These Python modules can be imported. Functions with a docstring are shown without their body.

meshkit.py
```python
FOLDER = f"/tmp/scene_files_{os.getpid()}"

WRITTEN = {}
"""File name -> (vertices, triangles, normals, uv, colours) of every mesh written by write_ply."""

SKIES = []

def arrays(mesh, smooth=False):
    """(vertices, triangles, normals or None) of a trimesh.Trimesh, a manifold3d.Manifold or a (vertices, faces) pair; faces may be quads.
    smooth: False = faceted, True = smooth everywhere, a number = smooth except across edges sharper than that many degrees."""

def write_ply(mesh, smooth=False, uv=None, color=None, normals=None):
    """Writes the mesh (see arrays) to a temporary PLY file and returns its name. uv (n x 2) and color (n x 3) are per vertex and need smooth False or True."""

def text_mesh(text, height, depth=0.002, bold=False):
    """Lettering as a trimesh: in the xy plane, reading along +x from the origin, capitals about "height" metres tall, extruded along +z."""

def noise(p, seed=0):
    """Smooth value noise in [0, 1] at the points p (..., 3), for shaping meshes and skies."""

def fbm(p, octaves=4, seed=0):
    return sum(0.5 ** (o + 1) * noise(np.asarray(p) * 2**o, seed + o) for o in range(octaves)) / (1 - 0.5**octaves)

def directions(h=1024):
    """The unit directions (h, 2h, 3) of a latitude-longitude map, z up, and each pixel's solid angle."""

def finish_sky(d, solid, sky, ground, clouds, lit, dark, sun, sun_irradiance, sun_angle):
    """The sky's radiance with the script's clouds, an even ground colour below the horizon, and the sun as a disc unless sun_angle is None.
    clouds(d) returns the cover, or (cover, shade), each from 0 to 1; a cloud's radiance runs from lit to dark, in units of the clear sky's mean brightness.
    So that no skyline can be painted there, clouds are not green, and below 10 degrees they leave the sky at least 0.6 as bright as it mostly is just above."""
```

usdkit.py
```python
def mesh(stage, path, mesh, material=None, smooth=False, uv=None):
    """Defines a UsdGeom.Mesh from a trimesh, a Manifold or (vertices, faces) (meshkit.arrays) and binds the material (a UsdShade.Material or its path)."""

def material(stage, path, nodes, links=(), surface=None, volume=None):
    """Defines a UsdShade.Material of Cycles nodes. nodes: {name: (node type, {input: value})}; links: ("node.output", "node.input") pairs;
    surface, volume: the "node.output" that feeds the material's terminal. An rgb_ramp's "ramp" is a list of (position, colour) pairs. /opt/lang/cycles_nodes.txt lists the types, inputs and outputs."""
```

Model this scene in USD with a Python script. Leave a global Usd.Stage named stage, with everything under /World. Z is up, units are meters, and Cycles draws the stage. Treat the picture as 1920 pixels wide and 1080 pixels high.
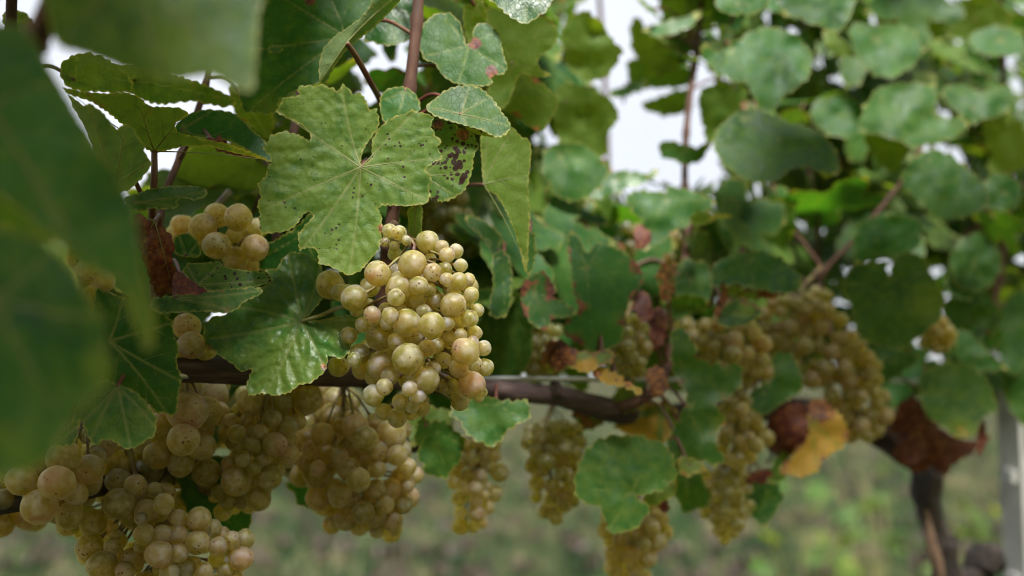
import math, random
import numpy as np, trimesh, shapely
from scipy.spatial import Delaunay, cKDTree
from shapely.geometry import Polygon, Point
from pxr import Usd, UsdGeom, UsdLux, UsdShade, Gf, Sdf, Vt
import usdkit, meshkit

R = random.Random(7)
N = np.random.default_rng(7)
stage = Usd.Stage.CreateInMemory()
UsdGeom.SetStageUpAxis(stage, "Z")
UsdGeom.SetStageMetersPerUnit(stage, 1.0)
UsdGeom.Xform.Define(stage, "/World")
UsdGeom.Scope.Define(stage, "/World/Looks")

# ------------------------------------------------------------------ camera, sky, sun, exposure
F_PX, CAM_H, FOCUS = 1867.0, 0.95, 0.44          # focal length in pixels of the 1920 frame, eye height, focus distance
PITCH = math.atan(160 / F_PX)
EXPOSURE = 2.78
SUN_EL, SUN_AZ = math.radians(55), math.radians(164)   # azimuth: atan2(x, y)
CAM = np.array([0.0, 0.0, CAM_H])
cp, sp = math.cos(PITCH), math.sin(PITCH)
RIGHT, UP, FWD = np.array([1.0, 0, 0]), np.array([0, -sp, cp]), np.array([0, cp, sp])

cam = UsdGeom.Camera.Define(stage, "/World/camera")
cam.CreateFocalLengthAttr(35.0)
cam.CreateHorizontalApertureAttr(36.0)
cam.CreateVerticalApertureAttr(20.25)
cam.CreateFStopAttr(4.4)
cam.CreateFocusDistanceAttr(FOCUS)
cam.CreateClippingRangeAttr(Gf.Vec2f(0.01, 2000))
cam.CreateExposureAttr(EXPOSURE)
cam.AddTransformOp().Set(Gf.Matrix4d(*RIGHT, 0, *UP, 0, *(-FWD), 0, *CAM, 1))

usdkit.material(stage, "/World/Looks/sky", {
    "tc": ("texture_coordinate", {}),
    "sky": ("sky_texture", {"sky_type": "single_scattering", "sun_disc": False, "sun_elevation": SUN_EL, "sun_rotation": SUN_AZ}),
    "n": ("noise_texture", {"scale": 2.2, "detail": 5.0, "roughness": 0.55}),
    "cl": ("rgb_ramp", {"ramp": [(0.25, (1.24, 1.29, 1.42)), (0.75, (1.62, 1.66, 1.76))]}),
    "mx": ("mix_color", {"fac": 0.97, "use_clamp": False}),
    "sep": ("separate_xyz", {}), "cie": ("map_range", {"from_min": 0.0, "from_max": 1.0, "to_min": 0.92, "to_max": 1.12, "clamp": True}),   # an overcast sky is brightest overhead
    "ov": ("mix_color", {"blend_type": "multiply", "fac": 1.0, "use_clamp": False}),
    "bg": ("background_shader", {"strength": 0.1}),
}, [("tc.generated", "n.vector"), ("n.fac", "cl.fac"), ("sky.color", "mx.a"), ("tc.generated", "sep.vector"), ("sep.z", "cie.value"), ("cl.color", "ov.a"), ("cie.result", "ov.b"), ("ov.result", "mx.b"), ("mx.result", "bg.color")], surface="bg.background")
dome = UsdLux.DomeLight.Define(stage, "/World/sky")
UsdShade.MaterialBindingAPI.Apply(dome.GetPrim()).Bind(UsdShade.Material.Get(stage, "/World/Looks/sky"))
dome.GetPrim().SetCustomDataByKey("kind", "structure")

sun = UsdLux.DistantLight.Define(stage, "/World/sun")
sun.CreateNormalizeAttr(True)
sun.CreateIntensityAttr(0.4)
sun.CreateAngleAttr(12.0)
sun.CreateColorAttr(Gf.Vec3f(1.0, 0.97, 0.92))
_d = np.array([math.cos(SUN_EL) * math.sin(SUN_AZ), math.cos(SUN_EL) * math.cos(SUN_AZ), math.sin(SUN_EL)])
_x = np.cross([0, 0, 1.0], _d); _x /= np.linalg.norm(_x); _y = np.cross(_d, _x)
sun.AddTransformOp().Set(Gf.Matrix4d(*_x, 0, *_y, 0, *_d, 0, 0, 0, 20, 1))

# ------------------------------------------------------------------ helpers
_names = {}
def numbered(parent, name):
    k = (parent, name)
    n = _names.get(k, -1) + 1
    _names[k] = n
    return f"{parent}/{name}" + (f"_{n:03d}" if n else "")

def tag(prim, label=None, cat=None, group=None, kind=None):
    for k, v in (("label", label), ("category", cat), ("group", group), ("kind", kind)):
        if v:
            prim.SetCustomDataByKey(k, v)
    return prim

def thing(name, label, cat, group=None, kind=None, loc=(0, 0, 0)):
    x = UsdGeom.Xform.Define(stage, numbered("/World", name))
    if any(loc):
        x.AddTranslateOp().Set(Gf.Vec3d(*map(float, loc)))
    return tag(x.GetPrim(), label, cat, group, kind)

def obj(name, mesh, mat, parent=None, smooth=True, pv=None):
    """One Mesh prim under parent (a prim) or /World; pv: {primvar: array per vertex}."""
    base = str(parent.GetPath()) if parent is not None else "/World"
    path = numbered(base, name)
    m = usdkit.mesh(stage, path, mesh, f"/World/Looks/{mat}", smooth=smooth)
    for k, v in (pv or {}).items():
        v = np.asarray(v, np.float32)
        pr = UsdGeom.PrimvarsAPI(m).CreatePrimvar(k, Sdf.ValueTypeNames.Float3Array, "vertex")
        pr.Set(Vt.Vec3fArray.FromNumpy(v))
    return m.GetPrim()

def ray(px, py):
    px, py = np.asarray(px, float), np.asarray(py, float)
    return ((px - 960) / F_PX)[..., None] * RIGHT - ((py - 540) / F_PX)[..., None] * UP + FWD

def at(px, py, d):
    """World point seen at a pixel of the photograph, d focus distances deep."""
    return CAM + ray(px, py) * (np.asarray(d, float) * FOCUS)[..., None]

def proj(p):
    q = np.asarray(p) - CAM
    z = q @ FWD
    return 960 + F_PX * (q @ RIGHT) / z, 540 - F_PX * (q @ UP) / z, z / FOCUS

def row_d(px):
    return 3000.0 / (3350.0 - px)

def catmull(p, n=8, closed=False):
    p = np.asarray(p, float)
    if len(p) == 2 and not closed:
        t = np.linspace(0, 1, n + 1)[:, None]
        return p[0] * (1 - t) + p[1] * t
    q = np.vstack([p[-1:], p, p[:2]]) if closed else np.vstack([2 * p[0] - p[1], p, 2 * p[-1] - p[-2]])
    out = []
    for i in range(1, len(q) - 2):
        a, b, c, e = q[i - 1], q[i], q[i + 1], q[i + 2]
        t = np.linspace(0, 1, n, endpoint=False)[:, None]
        out.append(0.5 * (2 * b + (c - a) * t + (2 * a - 5 * b + 4 * c - e) * t**2 + (3 * b - a - 3 * c + e) * t**3))
    if not closed:
        out.append(q[-2][None])
    return np.vstack(out)

def tube(path, rad, sides=8, cap=True):
    p = np.asarray(path, float)
    r = np.broadcast_to(np.asarray(rad, float), (len(p),))
    t = np.gradient(p, axis=0)
    t /= np.linalg.norm(t, axis=1, keepdims=True) + 1e-12
    up = np.array([0.123, 0.31, 0.94]) if abs(t[:, 2]).mean() < 0.8 else np.array([1.0, 0.1, 0.05])
    a = np.cross(t, up); a /= np.linalg.norm(a, axis=1, keepdims=True) + 1e-12
    b = np.cross(t, a)
    ang = np.arange(sides) * 2 * np.pi / sides
    v = p[:, None] + r[:, None, None] * (np.cos(ang)[None, :, None] * a[:, None] + np.sin(ang)[None, :, None] * b[:, None])
    v = v.reshape(-1, 3)
    i, j = np.meshgrid(np.arange(len(p) - 1), np.arange(sides), indexing="ij")
    q = np.stack([i * sides + j, i * sides + (j + 1) % sides, (i + 1) * sides + (j + 1) % sides, (i + 1) * sides + j], -1).reshape(-1, 4)
    f = np.vstack([q[:, [0, 2, 1]], q[:, [0, 3, 2]]])
    if cap:
        k, n0 = len(v), (len(p) - 1) * sides
        v = np.vstack([v, p[:1], p[-1:]])
        jj = np.arange(sides)
        f = np.vstack([f, np.stack([np.full(sides, k), jj, (jj + 1) % sides], 1), np.stack([np.full(sides, k + 1), n0 + (jj + 1) % sides, n0 + jj], 1)])
    return v, f

def join(parts):
    vs, fs, n = [], [], 0
    for v, f in parts:
        vs.append(v); fs.append(np.asarray(f) + n); n += len(v)
    return np.vstack(vs), np.vstack(fs)

# ------------------------------------------------------------------ materials
def mat(name, nodes, links, surface):
    usdkit.material(stage, f"/World/Looks/{name}", nodes, links, surface=surface)

def leaf_material(name, rough, spec, trans=0.39, coat=0.0):
    n = {
        "uv": ("attribute", {"attribute": "leafuv"}), "wr": ("attribute", {"attribute": "wear"}), "mg": ("attribute", {"attribute": "margin"}),
        "suv": ("separate_xyz", {}), "swr": ("separate_xyz", {}), "smg": ("separate_xyz", {}),
        "oi": ("object_info", {}), "geo": ("geometry", {}),
        "rz": ("math", {"math_type": "multiply", "value2": 40.0}), "pos": ("combine_xyz", {}),
        # broad colour
        "n1": ("noise_texture", {"scale": 0.035, "detail": 3.0}),
        "n2": ("noise_texture", {"scale": 0.16, "detail": 4.0, "roughness": 0.6}),
        "n3": ("noise_texture", {"scale": 0.55, "detail": 4.0, "roughness": 0.65}),
        "gr": ("rgb_ramp", {"ramp": [(0.3, (0.013, 0.066, 0.014)), (0.52, (0.026, 0.100, 0.017)), (0.75, (0.048, 0.132, 0.019))]}),
        "hv": ("hsv", {"hue": 0.5}), "vr": ("map_range", {"from_min": 0.0, "from_max": 1.0, "to_min": 0.78, "to_max": 1.22}),
        "hr": ("math", {"math_type": "multiply", "value2": 7.31}), "hf": ("math", {"math_type": "fraction"}),
        "hm": ("map_range", {"from_min": 0.0, "from_max": 1.0, "to_min": 0.485, "to_max": 0.512}),
        # yellowing between the veins
        "ya": ("math", {"math_type": "add"}), "ym": ("map_range", {"range_type": "smoothstep", "from_min": 0.40, "from_max": 1.10, "clamp": True}),
        "yc0": ("mix_color", {"b": (0.105, 0.170, 0.026)}),
        "yv0": ("map_range", {"from_min": 0.5, "from_max": 4.0, "to_min": -0.45, "to_max": 0.0, "clamp": True}), "yv": ("math", {"math_type": "add"}), "ym2": ("map_range", {"range_type": "smoothstep", "from_min": 1.15, "from_max": 1.75, "clamp": True}),
        "yc": ("mix_color", {"b": (0.36, 0.215, 0.034)}),
        # tertiary veins
        "vo": ("voronoi_texture", {"feature": "distance_to_edge", "scale": 0.36, "randomness": 0.9}),
        "vo2": ("voronoi_texture", {"feature": "distance_to_edge", "scale": 1.05, "randomness": 1.0}),
        "vl": ("map_range", {"from_min": 0.0, "from_max": 0.10, "to_min": 0.0, "to_max": 1.0, "clamp": True}),
        "vl2": ("map_range", {"from_min": 0.0, "from_max": 0.16, "to_min": 0.0, "to_max": 1.0, "clamp": True}),
        "vd": ("map_range", {"from_min": 0.0, "from_max": 1.0, "to_min": 0.84, "to_max": 1.0}),
        "vm": ("mix_color", {"blend_type": "multiply", "fac": 1.0}),
        # main veins
        "mv": ("map_range", {"range_type": "smoothstep", "from_min": 0.25, "from_max": 1.1, "to_min": 0.55, "to_max": 0.0, "clamp": True}),
        "mvc": ("mix_color", {"b": (0.17, 0.21, 0.065)}),
        # margin
        "en": ("math", {"math_type": "multiply_add", "value2": 3.2, "value3": -1.1}), "ed": ("math", {"math_type": "add"}),
        "em": ("map_range", {"range_type": "smoothstep", "from_min": 0.1, "from_max": 1.5, "to_min": 0.75, "to_max": 0.0, "clamp": True}),
        "ec": ("mix_color", {"b": (0.32, 0.29, 0.08)}),
        # brown (dead tissue): whole-leaf amount + along the margin
        "eb": ("map_range", {"from_min": 0.0, "from_max": 10.0, "to_min": 1.0, "to_max": 0.0, "clamp": True}),
        "eb2": ("math", {"math_type": "multiply"}), "en2": ("noise_texture", {"scale": 0.075, "detail": 3.0}), "en3": ("map_range", {"range_type": "smoothstep", "from_min": 0.36, "from_max": 0.62, "clamp": True}), "eb3": ("math", {"math_type": "multiply"}), "bm": ("math", {"math_type": "maximum"}), "bs": ("math", {"math_type": "add"}),
        "bb": ("map_range", {"range_type": "smoothstep", "from_min": 0.88, "from_max": 1.08, "clamp": True}),
        "bc": ("rgb_ramp", {"ramp": [(0.30, (0.016, 0.006, 0.005)), (0.45, (0.075, 0.020, 0.009)), (0.60, (0.20, 0.075, 0.022)), (0.75, (0.34, 0.17, 0.045))]}),
        "bmx": ("mix_color", {}), "bf": ("map_range", {"from_min": 0.05, "from_max": 0.5, "to_min": 0.55, "to_max": 0.0, "clamp": True}), "bg2": ("mix_color", {"b": (0.085, 0.016, 0.018)}), "bq": ("math", {"math_type": "multiply_add", "value2": 0.9}), "bq2": ("math", {"math_type": "add", "value2": -0.45}),
        # small dark specks
        "vs": ("voronoi_texture", {"feature": "f1", "scale": 0.42, "randomness": 1.0}),
        "sn": ("noise_texture", {"scale": 0.09, "detail": 2.0}),
        "sc": ("math", {"math_type": "multiply"}), "sr": ("map_range", {"from_min": 0.42, "from_max": 0.75, "to_min": 0.0, "to_max": 0.34, "clamp": True}),
        "sl": ("math", {"math_type": "less_than"}), "sx": ("mix_color", {"b": (0.022, 0.008, 0.005)}),
        # two sides of the blade
        "und": ("mix_color", {"b": (0.20, 0.235, 0.120)}), "uf": ("math", {"math_type": "multiply", "value2": 0.5}),
        "tr0": ("mix_color", {"blend_type": "multiply", "fac": 1.0, "b": (2.6, 2.3, 0.42), "use_clamp": False}),
        "tr": ("translucent_bsdf", {}),
        "bh": ("math", {"math_type": "multiply_add", "value2": 0.35}),
        "bh2": ("math", {"math_type": "multiply_add", "value2": 0.25}),
        "bp": ("bump", {"strength": 0.25, "distance": 0.0003}),
        "rg": ("map_range", {"from_min": 0.3, "from_max": 0.7, "to_min": rough - 0.10, "to_max": rough + 0.14, "clamp": True}),
        "ru": ("mix_float", {"b": 0.75}),
        "pb": ("principled_bsdf", {"specular_ior_level": spec, "coat_weight": coat, "coat_roughness": 0.12}),
        "tf": ("math", {"math_type": "multiply_add", "value2": -trans * 0.75, "value3": trans}),
        "out": ("mix_closure", {}),
    }
    L = [("uv.vector", "suv.vector"), ("wr.vector", "swr.vector"), ("mg.vector", "smg.vector"),
         ("oi.random", "rz.value1"), ("suv.x", "pos.x"), ("suv.y", "pos.y"), ("rz.value", "pos.z")]
    for t in ("n1", "n2", "n3", "en2", "vs", "sn", "vo", "vo2"):
        L.append(("pos.vector", f"{t}.vector"))
    L += [("n1.fac", "gr.fac"), ("gr.color", "hv.color"), ("oi.random", "vr.value"), ("vr.result", "hv.value"),
          ("oi.random", "hr.value1"), ("hr.value", "hf.value1"), ("hf.value", "hm.value"), ("hm.result", "hv.hue"),
          ("n2.fac", "ya.value1"), ("swr.x", "ya.value2"), ("ya.value", "ym.value"), ("ym.result", "yc0.fac"), ("hv.color", "yc0.a"), ("ya.value", "yv.value1"), ("smg.y", "yv0.value"), ("yv0.result", "yv.value2"), ("yv.value", "ym2.value"), ("ym2.result", "yc.fac"), ("yc0.result", "yc.a"),
          ("vo.distance", "vl.value"), ("vo2.distance", "vl2.value"), ("vl.result", "vd.value"),
          ("yc.result", "vm.a"), ("vd.result", "vm.b"),
          ("smg.y", "mv.value"), ("mv.result", "mvc.fac"), ("vm.result", "mvc.a"),
          ("n3.fac", "en.value1"), ("smg.x", "ed.value1"), ("en.value", "ed.value2"), ("ed.value", "em.value"), ("em.result", "ec.fac"), ("mvc.result", "ec.a"),
          ("smg.x", "eb.value"), ("eb.result", "eb2.value1"), ("smg.z", "eb2.value2"), ("eb2.value", "eb3.value1"), ("en2.fac", "en3.value"), ("en3.result", "eb3.value2"), ("eb3.value", "bm.value1"), ("swr.y", "bm.value2"),
          ("bm.value", "bs.value1"), ("n2.fac", "bs.value2"), ("bs.value", "bb.value"), ("n2.fac", "bq.value1"), ("n3.fac", "bq.value3"), ("bq.value", "bq2.value1"), ("bq2.value", "bc.fac"),
          ("bb.result", "bmx.fac"), ("ec.result", "bmx.a"), ("swr.x", "bf.value"), ("bf.result", "bg2.fac"), ("bc.color", "bg2.a"), ("bg2.result", "bmx.b"),
          ("sn.fac", "sr.value"), ("sr.result", "sc.value1"), ("swr.z", "sc.value2"), ("vs.distance", "sl.value1"), ("sc.value", "sl.value2"),
          ("sl.value", "sx.fac"), ("bmx.result", "sx.a"),
          ("geo.backfacing", "uf.value1"), ("uf.value", "und.fac"), ("sx.result", "und.a"), ("und.result", "pb.base_color"),
          ("sx.result", "tr0.a"), ("tr0.result", "tr.color"),
          ("vl2.result", "bh2.value1"), ("vl.result", "bh2.value3"), ("n3.fac", "bh.value1"), ("bh2.value", "bh.value3"), ("bh.value", "bp.height"), ("bp.normal", "pb.normal"),
          ("n2.fac", "rg.value"), ("rg.result", "ru.a"), ("geo.backfacing", "ru.fac"), ("ru.result", "pb.roughness"),
          ("bb.result", "tf.value1"), ("tf.value", "out.fac"), ("pb.BSDF", "out.closure1"), ("tr.BSDF", "out.closure2")]
    mat(name, n, L, "out.closure")

leaf_material("leaf", 0.52, 0.28)
leaf_material("leaf_wet", 0.36, 0.45)

mat("vein", {"oi": ("object_info", {}), "p": ("principled_bsdf", {"base_color": (0.20, 0.225, 0.080), "roughness": 0.5}),
             "t": ("translucent_bsdf", {"color": (0.30, 0.30, 0.08)}), "m": ("mix_closure", {"fac": 0.35})},
    [("p.BSDF", "m.closure1"), ("t.BSDF", "m.closure2")], "m.closure")
mat("petiole", {"tc": ("texture_coordinate", {}), "n": ("noise_texture", {"scale": 60.0, "detail": 3.0}),
                "r": ("rgb_ramp", {"ramp": [(0.3, (0.075, 0.018, 0.016)), (0.55, (0.11, 0.040, 0.022)), (0.75, (0.10, 0.09, 0.03))]}),
                "p": ("principled_bsdf", {"roughness": 0.45})}, [("tc.object", "n.vector"), ("n.fac", "r.fac"), ("r.color", "p.base_color")], "p.BSDF")
mat("green_stem", {"tc": ("texture_coordinate", {}), "n": ("noise_texture", {"scale": 90.0, "detail": 3.0}),
                "r": ("rgb_ramp", {"ramp": [(0.3, (0.11, 0.13, 0.03)), (0.6, (0.17, 0.16, 0.05)), (0.75, (0.12, 0.06, 0.03))]}),
                "p": ("principled_bsdf", {"roughness": 0.5})}, [("tc.object", "n.vector"), ("n.fac", "r.fac"), ("r.color", "p.base_color")], "p.BSDF")
def bark(name, ramp, scale, stretch, bumpd=0.002):
    mat(name, {"tc": ("texture_coordinate", {}), "mp": ("mapping", {"scale": stretch}), "n": ("noise_texture", {"scale": scale, "detail": 6.0, "roughness": 0.65}),
               "r": ("rgb_ramp", {"ramp": ramp}), "b": ("bump", {"strength": 0.8, "distance": bumpd}), "p": ("principled_bsdf", {"roughness": 0.8})},
        [("tc.object", "mp.vector"), ("mp.vector", "n.vector"), ("n.fac", "r.fac"), ("r.color", "p.base_color"), ("n.fac", "b.height"), ("b.normal", "p.normal")], "p.BSDF")
bark("shoot", [(0.3, (0.035, 0.014, 0.009)), (0.55, (0.075, 0.030, 0.017)), (0.75, (0.13, 0.062, 0.035))], 60.0, (3, 3, 0.5), 0.0006)
bark("cane", [(0.3, (0.012, 0.007, 0.007)), (0.5, (0.042, 0.022, 0.022)), (0.72, (0.11, 0.072, 0.07))], 70.0, (0.35, 0.6, 4.0), 0.0012)
bark("old_bark", [(0.3, (0.008, 0.006, 0.005)), (0.55, (0.030, 0.021, 0.017)), (0.75, (0.075, 0.052, 0.040))], 45.0, (3, 3, 0.5), 0.004)
bark("bare_wood", [(0.3, (0.09, 0.05, 0.03)), (0.7, (0.19, 0.12, 0.075))], 45.0, (3, 3, 0.5), 0.001)
bark("galvanised", [(0.3, (0.24, 0.24, 0.225)), (0.7, (0.38, 0.38, 0.36))], 25.0, (1, 1, 1), 0.0003)
mat("wire", {"p": ("principled_bsdf", {"base_color": (0.42, 0.43, 0.46), "metallic": 0.8, "roughness": 0.4})}, [], "p.BSDF")
mat("black_plastic", {"p": ("principled_bsdf", {"base_color": (0.012, 0.012, 0.014), "roughness": 0.38})}, [], "p.BSDF")

def grape_material(name, tint, rough=0.5):
    g = np.array
    c0, c1, c2 = (np.array(c) * tint for c in ((0.080, 0.072, 0.010), (0.122, 0.095, 0.023), (0.155, 0.104, 0.046)))
    mat(name, {
        "tc": ("texture_coordinate", {}), "oi": ("object_info", {}),
        "n": ("noise_texture", {"scale": 75.0, "detail": 2.0}), "a": ("math", {"math_type": "multiply_add", "value2": 0.34}), "a2": ("math", {"math_type": "add", "value2": -0.17}),
        "r": ("rgb_ramp", {"ramp": [(0.30, c0), (0.50, c1), (0.66, c2), (0.80, np.array((0.165, 0.080, 0.050)) * tint)]}),
        # dusty bloom on the upper side, patchy
        "bn": ("noise_texture", {"scale": 260.0, "detail": 4.0, "roughness": 0.6}), "bl": ("map_range", {"from_min": 0.42, "from_max": 0.72, "to_min": 0.0, "to_max": 0.58, "clamp": True}),
        "bx": ("mix_color", {"b": (0.265, 0.228, 0.225)}),
        # lenticels
        "v": ("voronoi_texture", {"feature": "f1", "scale": 430.0, "randomness": 1.0}), "vn": ("noise_texture", {"scale": 150.0, "detail": 1.0}),
        "vr": ("map_range", {"from_min": 0.36, "from_max": 0.66, "to_min": 0.02, "to_max": 0.24, "clamp": True}), "lt": ("math", {"math_type": "less_than"}),
        "sx": ("mix_color", {"b": (0.035, 0.018, 0.010)}),
        "rg": ("map_range", {"from_min": 0.35, "from_max": 0.7, "to_min": rough - 0.08, "to_max": rough + 0.16, "clamp": True}),
        "p": ("principled_bsdf", {"subsurface_weight": 1.0, "subsurface_radius": (1.0, 0.78, 0.26), "subsurface_scale": 0.0065, "subsurface_method": "random_walk", "specular_ior_level": 0.36}),
    }, [("tc.object", "n.vector"), ("tc.object", "bn.vector"), ("tc.object", "v.vector"), ("tc.object", "vn.vector"),
        ("oi.random", "a.value1"), ("n.fac", "a.value3"), ("a.value", "a2.value1"), ("a2.value", "r.fac"),
        ("bn.fac", "bl.value"), ("bl.result", "bx.fac"), ("r.color", "bx.a"),
        ("vn.fac", "vr.value"), ("v.distance", "lt.value1"), ("vr.result", "lt.value2"), ("lt.value", "sx.fac"), ("bx.result", "sx.a"), ("sx.result", "p.base_color"),
        ("bn.fac", "rg.value"), ("rg.result", "p.roughness")], "p.BSDF")
grape_material("grape", (1.0, 1.0, 1.0))
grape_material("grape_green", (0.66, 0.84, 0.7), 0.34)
mat("pit", {"p": ("principled_bsdf", {"base_color": (0.020, 0.011, 0.008), "roughness": 0.8})}, [], "p.BSDF")
mat("rachis", {"tc": ("texture_coordinate", {}), "n": ("noise_texture", {"scale": 140.0, "detail": 3.0}),
               "r": ("rgb_ramp", {"ramp": [(0.35, (0.07, 0.028, 0.018)), (0.5, (0.12, 0.085, 0.03)), (0.7, (0.16, 0.15, 0.045))]}),
               "p": ("principled_bsdf", {"roughness": 0.6})}, [("tc.object", "n.vector"), ("n.fac", "r.fac"), ("r.color", "p.base_color")], "p.BSDF")

mat("ground", {"g": ("geometry", {}), "n": ("noise_texture", {"scale": 1.3, "detail": 7.0, "roughness": 0.6}), "n2": ("noise_texture", {"scale": 26.0, "detail": 5.0, "roughness": 0.7}),
               "a": ("math", {"math_type": "multiply_add", "value2": 0.55}), "a2": ("math", {"math_type": "add", "value2": -0.28}),
               "r": ("rgb_ramp", {"ramp": [(0.40, (0.006, 0.020, 0.006)), (0.47, (0.020, 0.044, 0.014)), (0.53, (0.050, 0.048, 0.022)), (0.60, (0.10, 0.055, 0.036))]}),
               "b": ("bump", {"strength": 0.7, "distance": 0.03}), "p": ("principled_bsdf", {"specular_ior_level": 0.08, "roughness": 0.9})},
    [("g.position", "n.vector"), ("g.position", "n2.vector"), ("n2.fac", "a.value1"), ("n.fac", "a.value3"), ("a.value", "a2.value1"), ("a2.value", "r.fac"), ("r.color", "p.base_color"),
     ("n2.fac", "b.height"), ("b.normal", "p.normal")], "p.BSDF")
mat("grass", {"oi": ("object_info", {}), "g": ("geometry", {}), "n": ("noise_texture", {"scale": 2.0, "detail": 7.0, "roughness": 0.65}), "a": ("math", {"math_type": "multiply_add", "value2": 0.55}), "a2": ("math", {"math_type": "add", "value2": -0.275}),
              "r": ("rgb_ramp", {"ramp": [(0.24, (0.006, 0.022, 0.008)), (0.42, (0.022, 0.066, 0.026)), (0.55, (0.070, 0.110, 0.034)), (0.66, (0.14, 0.150, 0.070)), (0.78, (0.30, 0.235, 0.14))]}),
              "p": ("principled_bsdf", {"specular_ior_level": 0.08, "roughness": 0.55}), "t": ("translucent_bsdf", {}), "m": ("mix_closure", {"fac": 0.3})},
    [("g.position", "n.vector"), ("oi.random", "a.value1"), ("n.fac", "a.value3"), ("a.value", "a2.value1"), ("a2.value", "r.fac"), ("r.color", "p.base_color"), ("r.color", "t.color"),
     ("p.BSDF", "m.closure1"), ("t.BSDF", "m.closure2")], "m.closure")

# ------------------------------------------------------------------ ground, grass
def ground_z(x, y):
    return 0.05 * (meshkit.fbm(np.stack([x * 0.35, y * 0.35, 0 * x], -1), 3, 5) - 0.5)
gx = np.concatenate([np.linspace(-400, -12, 14), np.linspace(-10, 12, 56), np.linspace(14, 400, 14)])
gy = np.concatenate([np.linspace(-400, -6, 12), np.linspace(-5, 16, 60), np.linspace(18, 500, 16)])
X, Y = np.meshgrid(gx, gy, indexing="ij")
V = np.stack([X, Y, ground_z(X, Y)], -1).reshape(-1, 3)
i, j = np.meshgrid(np.arange(len(gx) - 1), np.arange(len(gy) - 1), indexing="ij")
m_ = len(gy)
Fq = np.stack([i * m_ + j, (i + 1) * m_ + j, (i + 1) * m_ + j + 1, i * m_ + j + 1], -1).reshape(-1, 4)
tag(obj("ground", (V, Fq), "ground"), kind="structure")

def blade(h, lean, ang, w, off):
    t = np.linspace(0, 1, 4)
    c = np.stack([off[0] + lean * t**2 * math.cos(ang), off[1] + lean * t**2 * math.sin(ang), h * t * (1 - 0.25 * lean / h * t)], 1)
    s = np.array([-math.sin(ang), math.cos(ang), 0]) * w
    v = np.vstack([c + s * (1 - t)[:, None], c[:-1] - s * (1 - t[:-1])[:, None]])
    f = [[0, 4, 5], [0, 5, 1], [1, 5, 6], [1, 6, 2], [2, 6, 3]]
    return v, np.array(f)
tufts = []
for k in range(4):
    bl = [blade(R.uniform(.04, .12), R.uniform(.03, .13), R.uniform(0, 6.28), R.uniform(.0015, .0035), (R.gauss(0, .05), R.gauss(0, .05))) for _ in range(26)]
    tufts.append(join(bl))
pi = UsdGeom.PointInstancer.Define(stage, "/World/grass")
tag(pi.GetPrim(), "short green and straw coloured grass under the vines", "grass", kind="stuff")
for k, t in enumerate(tufts):
    usdkit.mesh(stage, f"/World/grass/tuft_{k}", t, "/World/Looks/grass", smooth=True)
    pi.CreatePrototypesRel().AddTarget(f"/World/grass/tuft_{k}")
n_t = 14500
yy = 2.2 + (N.random(n_t) ** 1.35) * 13.0
xx = (N.random(n_t) * 2 - 1) * (0.62 * yy + 0.6)
pi.CreatePositionsAttr(Vt.Vec3fArray.FromNumpy(np.stack([xx, yy, ground_z(xx, yy)], 1).astype(np.float32)))
pi.CreateProtoIndicesAttr(Vt.IntArray.FromNumpy(N.integers(0, 4, n_t).astype(np.int32)))
a_ = N.random(n_t) * np.pi
pi.CreateOrientationsAttr(Vt.QuathArray([Gf.Quath(float(math.cos(x)), 0, 0, float(math.sin(x))) for x in a_]))
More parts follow.
